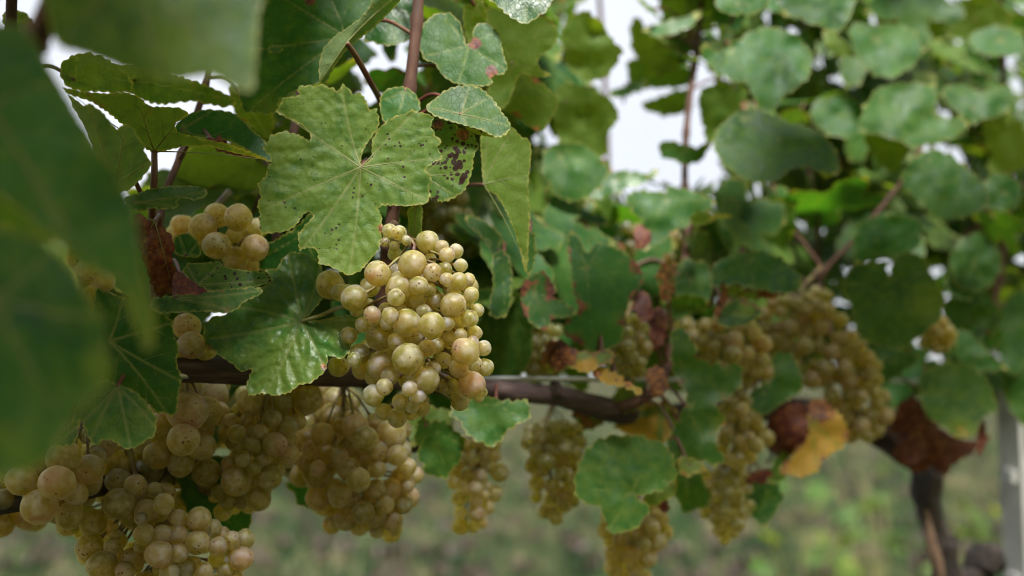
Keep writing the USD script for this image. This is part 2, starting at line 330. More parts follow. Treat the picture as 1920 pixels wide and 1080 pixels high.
pi.CreateScalesAttr(Vt.Vec3fArray.FromNumpy((np.where(np.arange(n_t) < 1300, 1.35, 0.9)[:, None] * (0.6 + N.random((n_t, 1)) * 0.9) * np.ones((1, 3))).astype(np.float32)))

# ------------------------------------------------------------------ trellis: wires, pipe, post
def wire(name, pts, r, m, label, cat):
    tag(obj(name, tube(catmull(pts, 10), r, 10), m), label, cat)
wire("trellis_wire", [at(-900, 640, .70), at(-100, 694, .90), at(340, 704, 1.04), at(640, 708, 1.18), at(1080, 711, 1.36), at(1480, 714, 1.66), at(2150, 716, 2.5)], .0016, "wire",
     "thin galvanised wire running just above the brown cane", "wire")
PX, PD = 1938, 2.25
foot = at(PX, 900, PD); foot[2] = ground_z(foot[0], foot[1])
post = thing("trellis_post", "pale grey metal post at the right edge behind the trunk", "post")
w = 0.030
prof = np.array([(-1, .45), (-1, -.45), (-.8, -.45), (-.8, .22), (.8, .22), (.8, -.45), (1, -.45), (1, .45)]) * w
pm = trimesh.creation.extrude_polygon(Polygon(prof), 1.2, engine="earcut")
ca, sa = math.cos(.35), math.sin(.35)
pm.apply_transform([[ca, -sa, 0, foot[0]], [sa, ca, 0, foot[1]], [0, 0, 1, foot[2] - .25], [0, 0, 0, 1]])
obj("steel_profile", pm, "galvanised", post, smooth=20)
for k in range(6):
    hk = trimesh.creation.box([.006, .018, .012]); hk.apply_translation([foot[0] - w * ca - .002, foot[1] - w * sa - .004, .35 + .1 * k])
    obj("wire_hook", hk, "galvanised", post, smooth=False)

# ------------------------------------------------------------------ the vine's wood
vine0 = thing("grapevine", "grapevine at the left whose leaves hang close to the lens", "grapevine")
vine = thing("grapevine", "old grapevine with dark trunk, spotted green leaves and hanging bunches", "grapevine")
def rough_tube(pts, rads, sides=14, amp=.12, n=10, seed=1, freq=60):
    p, r = catmull(pts, n), catmull(np.asarray(rads, float)[:, None], n)[:, 0]
    v, f = tube(p, r, sides)
    c = np.repeat(p, sides, 0); c = np.vstack([c, p[:1], p[-1:]])
    rr = np.append(np.repeat(r, sides), [r[0], r[-1]])
    k = meshkit.fbm(v * freq, 3, seed) - .5
    d = v - c
    return v + d * (k * 2 * amp)[:, None], f
tk = at(1735, 880, 1.86)
tb = at(1775, 1085, 1.84)
tg = np.array([tb[0] + .03, tb[1] + .01, ground_z(tb[0], tb[1]) - .03])
obj("trunk", rough_tube([at(1722, 850, 1.9), at(1738, 890, 1.87), at(1738, 935, 1.86), at(1748, 985, 1.85), at(1768, 1040, 1.84), tb, (tb * .6 + tg * .4) + [.012, 0, 0], tg],
                        [.010, .0130, .0112, .0092, .0102, .0120, .016, .021], 18, .28, 10, 3, 55), "old_bark", vine)
obj("bare_strip", rough_tube([at(1737, 955, 1.80), at(1743, 1000, 1.79), at(1754, 1045, 1.78), at(1763, 1085, 1.78)], [.002, .0045, .005, .004], 8, .2), "bare_wood", vine)
obj("burl", rough_tube([at(1820, 1075, 1.9), at(1838, 1055, 1.9), at(1855, 1045, 1.9), at(1872, 1060, 1.92)], [.008, .014, .013, .007], 14, .35, 8, 5, 80), "old_bark", vine)
obj("burl", rough_tube([at(1775, 1090, 1.86), at(1810, 1085, 1.88), at(1850, 1080, 1.9)], [.011, .009, .007], 12, .3, 8, 6, 80), "old_bark", vine)
obj("cane", rough_tube([at(-500, 640, .82), at(-60, 672, .96), at(340, 690, 1.05), at(470, 697, 1.09), at(640, 702, 1.14), at(800, 716, 1.2), at(920, 731, 1.26), at(1050, 744, 1.34), at(1140, 768, 1.42),
                        at(1250, 782, 1.56), at(1420, 765, 1.72), at(1600, 790, 1.86), at(1722, 858, 1.9)],
                       [.006, .0065, .0066, .0064, .0062, .0058, .0056, .0062, .0075, .009, .010, .011, .013], 14, .13, 12, 2, 90), "cane", vine)
obj("cane", rough_tube([at(-700, 1040, .86), at(0, 944, 1.0), at(170, 915, 1.06), at(290, 892, 1.14), at(520, 865, 1.24), at(770, 834, 1.32), at(835, 826, 1.36)],
                       [.0045, .0048, .0052, .0062, .0055, .0048, .003], 12, .15, 12, 12, 90), "old_bark", vine)
for (x, y, d) in ((1042, 738, 1.335), (640, 700, 1.14), (820, 716, 1.21), (450, 694, 1.08)):       # buds on the cane
    obj("bud", rough_tube([at(x, y + 4, d), at(x - 1, y - 12, d), at(x - 2, y - 24, d)], [.0042, .0045, .0018], 10, .2, 6, 9, 150), "cane", vine)

SHOOTS = [
    ([(1140, 768, 1.42), (1200, 750, 1.42), (1245, 705, 1.45), (1262, 640, 1.5), (1275, 560, 1.56), (1290, 430, 1.62), (1284, 330, 1.68), (1290, 210, 1.72), (1310, 60, 1.78), (1330, -160, 1.85)], .0036),
    ([(720, 706, 1.17), (716, 600, 1.17), (725, 480, 1.14), (738, 390, 1.12), (768, 165, 1.11), (783, 20, 1.12), (800, -200, 1.15)], .0042),
    ([(285, 690, 1.04), (290, 520, 1.06), (305, 380, 1.1), (335, 300, 1.12), (385, 160, 1.15), (410, 0, 1.2), (420, -200, 1.22)], .0022),
    ([(1420, 765, 1.73), (1450, 690, 1.72), (1530, 530, 1.74), (1610, 440, 1.74), (1690, 340, 1.76), (1730, 270, 1.8)], .0025),
    ([(1600, 790, 1.86), (1560, 640, 1.85), (1535, 500, 1.88), (1530, 380, 1.9), (1500, 260, 1.95)], .0024),
    ([(540, 700, 1.1), (530, 560, 1.2), (520, 400, 1.25), (560, 200, 1.3), (600, -100, 1.3)], .0034),
    ([(60, 680, .98), (40, 500, 1.02), (30, 300, 1.05), (20, 100, 1.06), (30, -250, 1.06)], .0036),
    ([(1722, 850, 1.9), (1800, 700, 1.95), (1865, 560, 2.0), (1890, 350, 2.05), (1880, 100, 2.1), (1870, -200, 2.1)], .004),
    ([(-100, 690, .93), (-40, 400, .75), (20, 170, .64), (60, 90, .60), (105, -20, .58), (130, -200, .57)], .0044),
]
shoot_pts = []
for pts, r in SHOOTS:
    p = np.array([at(*q) for q in pts])
    pp = catmull(p, 10)
    rr = np.linspace(r * .95, r * .62, len(pp))
    k = np.arange(len(pp)) % 9 == 4
    rr = rr * np.where(k, 1.28, 1.0)
    obj("shoot", tube(pp, rr, 10), "shoot", vine0 if pts[0][0] < 100 else vine)
    shoot_pts.append(pp)
shoot_all = np.vstack(shoot_pts)
shoot_tree = cKDTree(shoot_all)

# ------------------------------------------------------------------ leaves
def dense(poly, step):
    p = np.asarray(poly, float)
    q = np.vstack([p, p[:1]])
    L = np.linalg.norm(np.diff(q, axis=0), axis=1)
    s = np.concatenate([[0], np.cumsum(L)])
    n = max(12, int(s[-1] / step))
    t = np.linspace(0, s[-1], n, endpoint=False)
    return np.stack([np.interp(t, s, q[:, 0]), np.interp(t, s, q[:, 1])], 1)

def toothed(poly, step, tooth, amp, rnd, lobes=0.0):
    """Closed outline in mm with irregular convex teeth pointing outwards."""
    p = dense(poly, step)
    area = 0.5 * np.sum(p[:, 0] * np.roll(p[:, 1], -1) - p[:, 1] * np.roll(p[:, 0], -1))
    if area < 0:
        p = p[::-1]
    t = np.roll(p, -1, 0) - np.roll(p, 1, 0)
    t /= np.linalg.norm(t, axis=1, keepdims=True) + 1e-9
    nrm = np.stack([t[:, 1], -t[:, 0]], 1)
    n = len(p)
    ph, off, i = np.zeros(n), np.zeros(n), 0
    while i < n:
        ln = max(3, int(tooth / step * rnd.uniform(.65, 1.4)))
        a = amp * rnd.uniform(.45, 1.3)
        k = np.arange(min(ln, n - i)) / ln
        off[i:i + len(k)] = a * np.where(k < .62, (k / .62) ** .7, ((1 - k) / .38) ** 1.4)
        i += ln
    big, i = np.zeros(n), 0
    while i < n:
        ln = max(5, int(tooth * 2.6 / step * rnd.uniform(.6, 1.5)))
        k = np.arange(min(ln, n - i)) / ln
        big[i:i + len(k)] = rnd.uniform(.4, 1.3) * np.where(k < .6, k / .6, (1 - k) / .4) ** .9
        i += ln
    return p + nrm * (off - .35 * amp + lobes * (big - .5))[:, None]

def leaf_mesh(outline, step, holes=()):
    """(2-D vertices, faces) of an outline in mm."""
    poly = Polygon(outline)
    if not poly.is_valid:
        poly = poly.buffer(0)
        if poly.geom_type != "Polygon":
            poly = max(poly.geoms, key=lambda g: g.area)
    for h in holes:
        poly = poly.difference(Polygon(h))
    b = np.array(poly.exterior.coords)[:-1]
    rings = [b] + [np.array(r.coords)[:-1] for r in poly.interiors]
    x0, y0, x1, y1 = poly.bounds
    gx, gy = np.meshgrid(np.arange(x0, x1, step), np.arange(y0, y1, step * .87))
    gx[1::2] += step / 2
    g = np.stack([gx.ravel(), gy.ravel()], 1) + N.normal(0, step * .08, (gx.size, 2))
    inner = poly.buffer(-step * .45)
    g = g[shapely.contains_xy(inner, g[:, 0], g[:, 1])] if not inner.is_empty else g[:0]
    v = np.vstack(rings + [g])
    f = Delaunay(v).simplices
    c = v[f].mean(1)
    f = f[shapely.contains_xy(poly.buffer(1e-6), c[:, 0], c[:, 1])]
    e1, e2 = v[f[:, 1]] - v[f[:, 0]], v[f[:, 2]] - v[f[:, 0]]
    cr = e1[:, 0] * e2[:, 1] - e1[:, 1] * e2[:, 0]
    f[cr < 0] = f[cr < 0][:, ::-1]
    f = f[np.abs(cr) > 1e-9]
    used = np.unique(f)
    re = np.full(len(v), -1); re[used] = np.arange(len(used))
    return v[used], re[f], np.vstack(rings), poly

def vein_lines(tips, poly, rnd, sec=7.5):
    """Main veins from the origin to the tips and their side veins, as polylines in mm with (start, end) widths."""
    out = []
    for t in tips:
        t = np.asarray(t, float); L = np.linalg.norm(t)
        if L < 4:
            continue
        d = t / L; nrm = np.array([-d[1], d[0]])
        bow = rnd.uniform(-.06, .06) * L
        s = np.linspace(0, 1, 14)[:, None]
        line = s * t + nrm * bow * (4 * s * (1 - s)) * .5
        out.append((line, .55, .14))
        k, side = sec * rnd.uniform(.9, 1.3), rnd.choice([-1, 1])
        while k < L * .92:
            b = line[min(13, int(k / L * 13))]
            ang = side * math.radians(rnd.uniform(38, 52))
            dd = np.array([d[0] * math.cos(ang) - d[1] * math.sin(ang), d[0] * math.sin(ang) + d[1] * math.cos(ang)])
            ln = (L - k) * .75 + 4
            q = np.linspace(0, 1, 9)[:, None]
            side_line = b + dd * ln * q + d * ln * .16 * q**2
            ins = shapely.contains_xy(poly, side_line[:, 0], side_line[:, 1])
            own = np.abs(-d[1] * side_line[:, 0] + d[0] * side_line[:, 1])
            for o in tips:
                o = np.asarray(o, float)
                if np.linalg.norm(o - t) > 1e-6 and np.linalg.norm(o) > 1e-6:
                    od = o / np.linalg.norm(o)
                    al = side_line @ od
                    ins &= ~((np.abs(-od[1] * side_line[:, 0] + od[0] * side_line[:, 1]) < own * 1.1) & (al > 0))
            n_in = int(np.argmin(ins)) if not ins.all() else len(ins)
            if n_in >= 3:
                out.append((side_line[:n_in], .26, .08))
            k += sec * rnd.uniform(.75, 1.25) * .62
            side = -side
    return out

TOTAL = [0]
def make_leaf(parent, outline, to3d, *, tips, step=3.0, tooth=5.0, amp=1.1, yellow=0.0, brown=0.0, spots=0.3, edge=0.0, wet=False, under=False, bulge=.5, shape=None, lobes=0.0, wavy=2.6, pucker=0.0,
              seed=0, label=None, veins=False, petiole=None, holes=(), smooth_out=True, patches=(), pet_r=.0009, pet_mat="petiole"):
    """outline in mm about the petiole junction (y down); shape(x, y) = depth in mm away from the viewer of the sheet; to3d(x, y, w) places it."""
    rnd = random.Random(seed)
    o = catmull(outline, 6, closed=True) if smooth_out else np.asarray(outline, float)
    o = toothed(o, min(step * .5, .9) if veins else step * .55, tooth, amp, rnd, lobes)
    v, f, ring, poly = leaf_mesh(o, step, holes)
    if not len(f):
        return None
    vl = vein_lines(tips, poly, rnd)
    samp = np.vstack([catmull(l, 6) for l, _, _ in vl]) if vl else np.array([[0., 0.]])
    main = [l for l, a, _ in vl if a > .5]
    msamp = np.vstack([catmull(l, 6) for l in main]) if main else samp
    vd, md, ed = cKDTree(samp).query(v)[0], cKDTree(msamp).query(v)[0], cKDTree(ring).query(v)[0]
    def depth(p):
        w = shape(p[:, 0], p[:, 1]) if shape else np.zeros(len(p))
        q = np.stack([p[:, 0] * .09, p[:, 1] * .09, np.full(len(p), seed * 3.7)], 1)
        q2 = np.stack([p[:, 0] * .28, p[:, 1] * .28, np.full(len(p), seed * 1.3)], 1)
        return w + wavy * (meshkit.noise(q, 1) - .5) + .8 * (meshkit.noise(q2, 2) - .5)
    sgn = 1 if under else -1
    dist_v = cKDTree(samp).query
    if pucker:
        gx_, gy_ = np.meshgrid(np.arange(v[:, 0].min(), v[:, 0].max(), 3.4), np.arange(v[:, 1].min(), v[:, 1].max(), 3.4))
        cells = cKDTree(np.stack([gx_.ravel(), gy_.ravel()], 1) + np.random.default_rng(seed).uniform(-1.5, 1.5, (gx_.size, 2)))
    def lift(p):
        h = bulge * np.minimum(dist_v(p)[0], 3.0) / 3.0
        if pucker:
            dc = cells.query(p, k=2)[0]
            h = h + pucker * (1 - np.exp(-(dc[:, 1] - dc[:, 0]) / 1.1))
        return sgn * h
    w = depth(v) + lift(v)
    P = to3d(v[:, 0], v[:, 1], w)
    # facing: y is down in the outline, so counter-clockwise there is clockwise for the viewer
    F = f[:, ::-1] if not under else f
    yv, bv = np.full(len(v), yellow), np.full(len(v), brown)
    for (cx, cy, rad, dy, db) in patches:
        k = np.clip(1.3 - np.hypot(v[:, 0] - cx, v[:, 1] - cy) / rad, 0, 1)
        yv, bv = yv + dy * k, bv + db * k
    prim = obj("leaf", (P, F), "leaf_wet" if wet else "leaf", parent,
               pv={"leafuv": np.stack([v[:, 0], v[:, 1], 0 * v[:, 0]], 1), "wear": np.stack([yv, bv, np.full(len(v), spots)], 1), "margin": np.stack([ed, md, np.full(len(v), edge)], 1)})
    TOTAL[0] += len(F)
    if label:
        prim.SetCustomDataByKey("label", label)
    if veins and vl:
        ts = []
        for l, a, b in vl:
            l = catmull(l, 3)
            ll = lift(l) * .2 + depth(l)
            p3 = to3d(l[:, 0], l[:, 1], ll - .05 * (1 if not under else -1))
            ts.append(tube(p3, np.linspace(a, b, len(l)) * (.00055 if not under else .0006), 5, cap=False))
        obj("vein", join(ts), "vein", prim)
    # petiole
    j = to3d(np.zeros(1), np.zeros(1), depth(np.zeros((1, 2))))[0]
    if petiole is None:
        dd, kk = shoot_tree.query(j)
        e = shoot_all[kk]
        if .008 < dd < .06:
            mid = (j + e) / 2 + np.array([0, 0, .25 * dd]) + FWD * .1 * dd
            pp = catmull([j, mid, e], 6)
        else:
            pp = catmull([j, j + FWD * .015 + UP * .008, j + FWD * .035 - UP * .004], 5)
    else:
        pp = catmull(np.vstack([j[None], petiole]), 8)
    obj("petiole", tube(pp, np.linspace(pet_r, pet_r * 1.25, len(pp)), 7), pet_mat, prim)
    return prim

MMPX = FOCUS * 1000 / F_PX       # mm per pixel at focus depth
def traced(px, d, j=None, g=(0, 0), cup=0.0, fold=0.0, tips=None, parent=None, step_px=None, patches=(), holes=(), pet=None, curl=0.0, **kw):
    """A leaf whose visible outline runs through pixels of the photograph: placed at depth d, tilted by the slopes g (depth per length, right and down), cupped or folded."""
    px = np.asarray(px, float)
    j = px.mean(0) if j is None else np.asarray(j, float)
    s = MMPX * d
    o = (px - j) * s
    size = np.ptp(o, axis=0).max()
    if tips is None:
        dist = np.linalg.norm(o, axis=1)
        ang = np.arctan2(o[:, 1], o[:, 0])
        tips_, order = [], np.argsort(-dist)
        for k in order:
            if all(abs((ang[k] - math.atan2(t[1], t[0]) + math.pi) % (2 * math.pi) - math.pi) > .65 for t in tips_) and len(tips_) < 5:
                tips_.append(o[k])
        tips_ = [np.array(t) * .93 for t in tips_]
    else:
        tips_ = [(np.asarray(t, float) - j) * s for t in tips]
    hs = [(np.asarray(h, float) - j) * s for h in holes]
    main = tips_[0] / (np.linalg.norm(tips_[0]) + 1e-9)
    def shape(x, y):
        r2 = (x * x + y * y) / (size / 2) ** 2
        across = np.abs(-main[1] * x + main[0] * y)
        return g[0] * x + g[1] * y + cup * r2 * size * .12 + fold * across + curl * size * .1 * r2 * r2
    def to3d(x, y, w):
        return at(j[0] + x / s, j[1] + y / s, d + w / 1000 / FOCUS)
    pt = [(((a - j[0]) * s), ((b - j[1]) * s), r * s, dy, db) for a, b, r, dy, db in patches]
    petiole = None if pet is None else np.array([at(*q) for q in pet])
    kw.setdefault("seed", int(abs(px[:3].sum())) % 9973)
    kw.setdefault("step", (step_px or 9) * s)
    return make_leaf(parent if parent is not None else vine, o, to3d, tips=tips_, shape=shape, patches=pt, holes=hs, petiole=petiole, **kw)

# --- the sharp leaves around the bunch in focus
HERO = [(679,310),(697,297),(698,263),(710,240),(730,223),(747,215),(760,213),(773,204),(783,211),(797,212),(813,219),(808,238),(815,253),(829,265),(820,276),(831,297),(808,307),(797,318),(810,333),(803,350),(807,367),(802,380),
 (785,384),(764,387),(740,385),(716,385),(709,391),(714,402),(716,420),(715,440),(711,467),(700,480),(692,490),(676,508),(653,517),(645,511),(636,509),(622,500),(613,498),(604,496),(598,493),(597,478),(593,467),(575,464),(561,469),(560,452),(558,440),(570,425),(584,410),(588,402),(580,397),(570,401),(560,416),(551,427),(533,434),(515,436),(489,440),(488,425),(486,409),(488,398),(482,387),(489,369),(484,345),(492,336),(500,328),(503,312),(510,298),
 (503,290),(493,279),(500,268),(509,253),(522,249),(535,245),(546,250),(558,252),(570,258),(579,264),(584,258),(578,245),(563,233),(540,222),(517,210),(524,196),(532,183),(545,182),(562,178),(558,170),(560,162),(577,160),(590,162),(601,158),(608,158),(616,164),(624,164),(633,172),(643,157),(650,163),(657,167),(661,177),(668,175),(677,175),(683,184),(688,190),(690,200),(695,206),(708,202),(706,210),(711,220),(710,236),(697,257),(686,272),(679,287),(676,305)]
traced(HERO, 1.0, (676, 314), g=(.12, -.12), cup=-.10, tips=[(655,510),(560,475),(492,395),(520,208),(640,162),(780,207),(826,297),(800,375)], step_px=4, tooth=3.2, amp=.6, yellow=.36, spots=.9, edge=.2, veins=True, pucker=.26, wavy=2.0,
       bulge=.45, smooth_out=False, seed=11, patches=[(520,265,45,.25,0), (560,180,60,.15,0), (505,420,40,.3,0), (590,490,30,.3,0), (655,500,60,.28,0), (715,430,16,.3,.55)],
       pet=[(690, 300, 1.03), (715, 340, 1.09), (738, 400, 1.12)], label="large pale green five-lobed leaf with dark specks above the sunlit bunch")
traced([(380,632),(383,608),(400,592),(420,592),(440,572),(470,548),(505,532),(497,505),(520,503),(528,485),(545,472),(575,475),(592,488),(603,500),(612,530),(605,560),(585,585),(570,600),(600,600),(630,594),(655,590),(668,580),(684,598),(670,612),(675,625),(655,640),(657,660),(640,673),(615,665),(612,692),(598,706),(583,718),(560,722),(545,735),(520,742),(493,737),(467,742),(462,722),(473,692),(450,697),(437,683),(412,668),(400,655),(392,660)],
       1.03, (566, 603), g=(-.15, -.5), cup=.25, tips=[(500,735),(395,635),(440,575),(540,478),(600,500),(675,600),(610,690)], step_px=4, tooth=3.4, amp=.6, yellow=.22, spots=.25, edge=.25, wet=True, veins=True, bulge=1.3, pucker=.6, smooth_out=False,
       patches=[(530,690,70,.3,0), (610,690,16,.2,.6), (395,650,14,0,.5), (640,620,30,.3,.1)], pet=[(600, 592, 1.02), (650, 575, 1.06), (700, 590, 1.16)], pet_mat="green_stem", label="glossy wet green leaf left of the sunlit bunch")
traced([(808,240),(822,222),(845,225),(860,240),(880,245),(897,270),(888,295),(885,320),(872,355),(855,368),(830,378),(805,368),(790,340),(800,300),(800,270)], 1.06, (795, 330), g=(-.25, -.1), cup=.2, step_px=7, tooth=3.2, amp=.8, yellow=.2, spots=2.2, edge=.2, veins=True, bulge=.7,
       patches=[(822,232,16,0,.75), (868,252,16,0,.75), (870,300,55,.25,.05)], label="leaf with brown blotches and specks behind the pale leaf")
traced([(455,205),(445,150),(450,60),(470,-40),(560,-70),(640,-50),(690,-30),(700,0),(672,45),(640,80),(618,110),(606,150),(575,165),(545,175),(522,190),(518,207),(500,215),(480,210)], 1.14, (650, 70), g=(.1, -.15), cup=.15, tips=[(470,205),(450,95),(490,-30),(600,-50)], step_px=7, tooth=4.5, amp=1.1, yellow=.02,
       spots=.5, edge=.25, veins=True, bulge=.8, holes=[[(503,92),(510,85),(522,87),(529,92),(524,97),(510,98)]], patches=[(500,200,30,.3,.35), (580,0,14,0,.8)], label="large smooth green leaf at the top with a slit in it")
traced([(600,155),(598,125),(605,95),(625,70),(660,45),(690,20),(705,-12),(755,-12),(738,15),(705,48),(668,78),(645,100),(625,128),(611,158)], 1.03, (650, 80), g=(.5, .3), fold=.4, tips=[(602,150),(745,-8)], step_px=6, tooth=3.5, amp=.6, yellow=.1, spots=.2, under=True, veins=True,
       pet=[(670, 110, 1.05), (692, 150, 1.08), (715, 195, 1.13), (730, 260, 1.13)], pet_r=.0013, label="folded leaf showing its pale grey underside")
traced([(690,-20),(775,-20),(778,30),(770,70),(740,85),(705,80),(682,72),(692,40)], 1.2, (735, 10), g=(0, -.3), step_px=8, yellow=.0, spots=.2, edge=.2, wet=True)
traced([(712,190),(722,170),(748,162),(772,170),(788,195),(775,225),(742,236),(718,224)], 1.08, (760, 170), g=(.1, -.3), cup=.3, step_px=7, yellow=.0, spots=.1, tooth=3.5, amp=.6)
traced([(798,200),(815,185),(845,165),(880,160),(900,165),(920,182),(940,208),(958,238),(936,257),(905,245),(875,236),(840,226),(810,214)], 1.05, (865, 215), g=(.1, -.55), cup=-.3, step_px=7, tooth=3.4, amp=.7, yellow=.02, spots=.2, veins=True, label="blue-green leaf lying over the blotched leaf")
traced([(872,238),(905,246),(936,257),(915,256),(890,250)], 1.055, (905, 248), step_px=7, yellow=.9, spots=.1, tooth=3, amp=.3)
traced([(785,85),(793,45),(815,25),(845,24),(864,42),(870,70),(874,84),(886,78),(886,58),(894,44),(915,42),(936,62),(942,95),(952,125),(945,140),(928,140),(920,146),(925,156),(905,163),(880,160),(850,156),(828,140),(815,118),(795,112)], 1.12, (878, 86), g=(.05, -.4), cup=.25, tips=[(860,155),(795,105),(830,28),(930,60),(948,130)],
       step_px=7, tooth=3.6, amp=.6, yellow=.0, spots=.2, smooth_out=False, patches=[(892,82,16,0,.8), (922,132,18,0,.7)], bulge=.8, pet=[(885, 90, 1.15), (855, 120, 1.15), (795, 122, 1.14), (772, 124, 1.115)], label="heart-shaped blue-green leaf beside the brown shoot")
traced([(912,15),(945,20),(1000,28),(1030,35),(1046,60),(1038,85),(1010,110),(1012,128),(1035,140),(1010,145),(975,140),(955,190),(935,205),(912,185),(928,110),(920,60)], 1.26, (960, 120), g=(.15, .2), step_px=9, yellow=.55, spots=.3, edge=.35, tooth=3.5, amp=.7, label="yellow-green backlit leaf under the top edge")
traced([(968,135),(1010,150),(1030,168),(1046,192),(1035,220),(1015,246),(990,236),(965,215),(943,205),(938,170)], 1.3, (980, 150), g=(.1, .25), step_px=9, yellow=.5, spots=.4, edge=.5)
traced([(915,-15),(1030,-15),(1030,12),(1005,34),(985,45),(965,36),(940,16)], 1.12, (990, -10), g=(0, -.5), step_px=9, spots=.2, wet=True)
traced([(868,20),(885,5),(905,0),(912,40),(900,75),(880,80),(872,60)], 1.2, (890, 10), g=(0, .3), step_px=9, yellow=.6)
traced([(903,250),(930,248),(960,238),(975,255),(993,265),(995,300),(990,350),(993,395),(992,440),(986,512),(972,458),(955,410),(932,368),(908,350),(903,300)], 1.12, (907, 346), g=(-.3, .1), fold=.25, tips=[(986,500),(990,330),(960,245),(915,255)], step_px=8, tooth=4, amp=.6, yellow=.55, spots=.25, edge=.2, veins=True,
       pet=[(895, 346, 1.14), (870, 350, 1.2), (820, 370, 1.25)], label="yellow-green folded leaf hanging to a long point")
traced([(765,392),(790,385),(791,420),(788,445),(778,470),(768,452),(766,420)], 1.03, (778, 388), g=(.4, .1), step_px=6, tooth=3, amp=.35, yellow=.45, spots=.2, veins=True)
traced([(872,405),(905,412),(938,440),(945,470),(930,485),(905,445),(880,425)], 1.26, (935, 470), g=(0, -.2), step_px=9, spots=.1)
traced([(922,488),(935,470),(950,475),(960,505),(957,560),(948,592),(918,588),(925,530)], 1.24, (945, 480), g=(.3, -.2), step_px=9, spots=.2)
traced([(880,560),(930,540),(985,560),(1000,640),(980,700),(920,720),(890,660)], 1.36, (930, 560), g=(0, .3), step_px=10, yellow=.15)
traced([(983,435),(1003,440),(1004,480),(998,508),(986,512)], 1.2, (995, 440), g=(.3, 0), step_px=9)
traced([(980,530),(1000,514),(1020,510),(1040,540),(1036,556),(1055,565),(1078,583),(1060,595),(1036,597),(1025,618),(1003,612),(985,590),(977,560)], 1.27, (1000, 545), g=(.1, -.25), step_px=9, edge=.8, spots=.2, yellow=.1, label="small lobed leaf with dry purple-brown margin")
traced([(1068,432),(1085,445),(1100,475),(1112,460),(1130,455),(1165,470),(1190,490),(1207,520),(1195,545),(1180,565),(1172,600),(1165,638),(1140,655),(1110,660),(1085,642),(1055,625),(1060,605),(1085,580),(1075,550),(1070,500),(1064,460)], 1.36, (1100, 505), g=(.1, -.2), cup=.2, fold=.1, step_px=9, edge=.7, spots=.2, label="broad green leaf with a reddish dry margin over the brown leaf")
# --- left side, in and just before the plane of focus
traced([(115,163),(160,172),(200,175),(235,172),(262,182),(280,200),(315,200),(340,203),(355,215),(327,232),(333,248),(370,258),(430,270),(470,285),(508,302),(440,287),(390,274),(345,274),(310,283),(290,287),(275,280),(255,260),(235,238),(205,212),(170,190),(130,177)], 1.0, (289, 284), g=(.1, 1.2), tips=[(120,165),(260,185),(345,212),(500,300)], step_px=6, tooth=3.4, amp=.6, yellow=.35, spots=.7, edge=.4, under=True, veins=True,
       pet=[(289, 330, 1.0), (286, 380, 1.01), (283, 430, 1.04)], pet_r=.0014, smooth_out=False, label="upturned leaf on a red stalk seen from below")
traced([(127,176),(150,192),(157,200),(166,193),(190,208),(207,230),(218,243),(233,232),(250,240),(262,262),(272,270),(270,283),(286,308),(265,335),(245,355),(215,363),(195,335),(178,285),(158,235),(140,205)], .94, (215, 350), g=(-.3, .5), tips=[(130,180),(165,198),(235,238),(280,305)], step_px=6, tooth=4, amp=.5, yellow=.18, spots=.1, veins=True, under=True, smooth_out=False, label="dark pointed leaf against the sky at the left")
traced([(327,240),(345,218),(375,207),(400,206),(440,213),(470,240),(500,270),(512,302),(480,294),(455,277),(425,264),(400,262),(380,257),(345,256),(330,249)], 1.07, (340, 245), g=(.2, -.5), cup=.3, step_px=7, tooth=4, amp=.5, spots=.1, veins=True)
traced([(383,263),(405,258),(413,255),(430,272),(455,281),(480,290),(470,297),(435,291),(405,279)], 1.04, (400, 265), g=(.1, -.2), step_px=6, brown=1.0, spots=0, curl=.6, label="brown curled leaf edge")
traced([(325,332),(335,292),(400,268),(500,295),(492,345),(455,365),(440,374),(380,388),(340,375),(300,398)], 1.3, (480, 300), g=(-.1, .5), step_px=9, yellow=.5, spots=.2, label="bright yellow-green backlit leaf above the upper left grapes")
traced([(395,395),(440,372),(480,350),(500,330),(510,400),(500,480),(470,500),(430,470)], 1.45, (480, 350), g=(0, .4), step_px=10, yellow=.35)
traced([(232,372),(258,362),(290,352),(330,348),(370,350),(388,357),(383,370),(360,375),(345,370),(330,376),(333,388),(300,393),(285,390),(262,397),(245,388)], .98, (250, 380), g=(.1, -1.0), fold=.2, tips=[(385,358),(330,388)], step_px=6, tooth=3.2, amp=.5, yellow=.05, wet=True, veins=True, spots=.3, label="small shiny wet leaf beside the red stalk")
traced([(255,400),(275,410),(300,425),(320,440),(326,465),(322,490),(335,510),(337,530),(325,548),(300,552),(285,535),(275,505),(262,470),(250,440)], .96, (290, 415), g=(.3, -.1), fold=.35, step_px=6, tooth=6, amp=1.0, brown=1.0, spots=.6, curl=.8, bulge=1.5, veins=True, label="dead dark brown leaf hanging by the red stalk")
traced([(328,508),(350,520),(370,535),(388,548),(350,552),(325,545)], .95, (340, 520), g=(.1, -.6), step_px=6, tooth=6, amp=.5, brown=.8, spots=0, label="dull purple-brown dry leaf tip")
traced([(340,508),(352,494),(385,492),(420,488),(416,500),(437,503),(470,508),(502,512),(512,527),(480,538),(440,545),(400,548),(360,530)], 1.0, (370, 535), g=(.1, -.7), tips=[(505,525),(420,490),(350,498)], step_px=6, tooth=4, amp=.6, yellow=.25, spots=1.4, edge=.3, veins=True, smooth_out=False)
traced([(288,583),(285,562),(330,553),(400,545),(450,540),(488,540),(488,552),(460,565),(440,582),(420,587),(380,584),(330,587)], .955, (330, 560), g=(.1, -1.1), tips=[(485,545),(430,582)], step_px=6, tooth=4, amp=.7, yellow=.2, spots=.3, edge=.4, wet=True, veins=True, label="wet leaf lying flat and mirroring the sky")
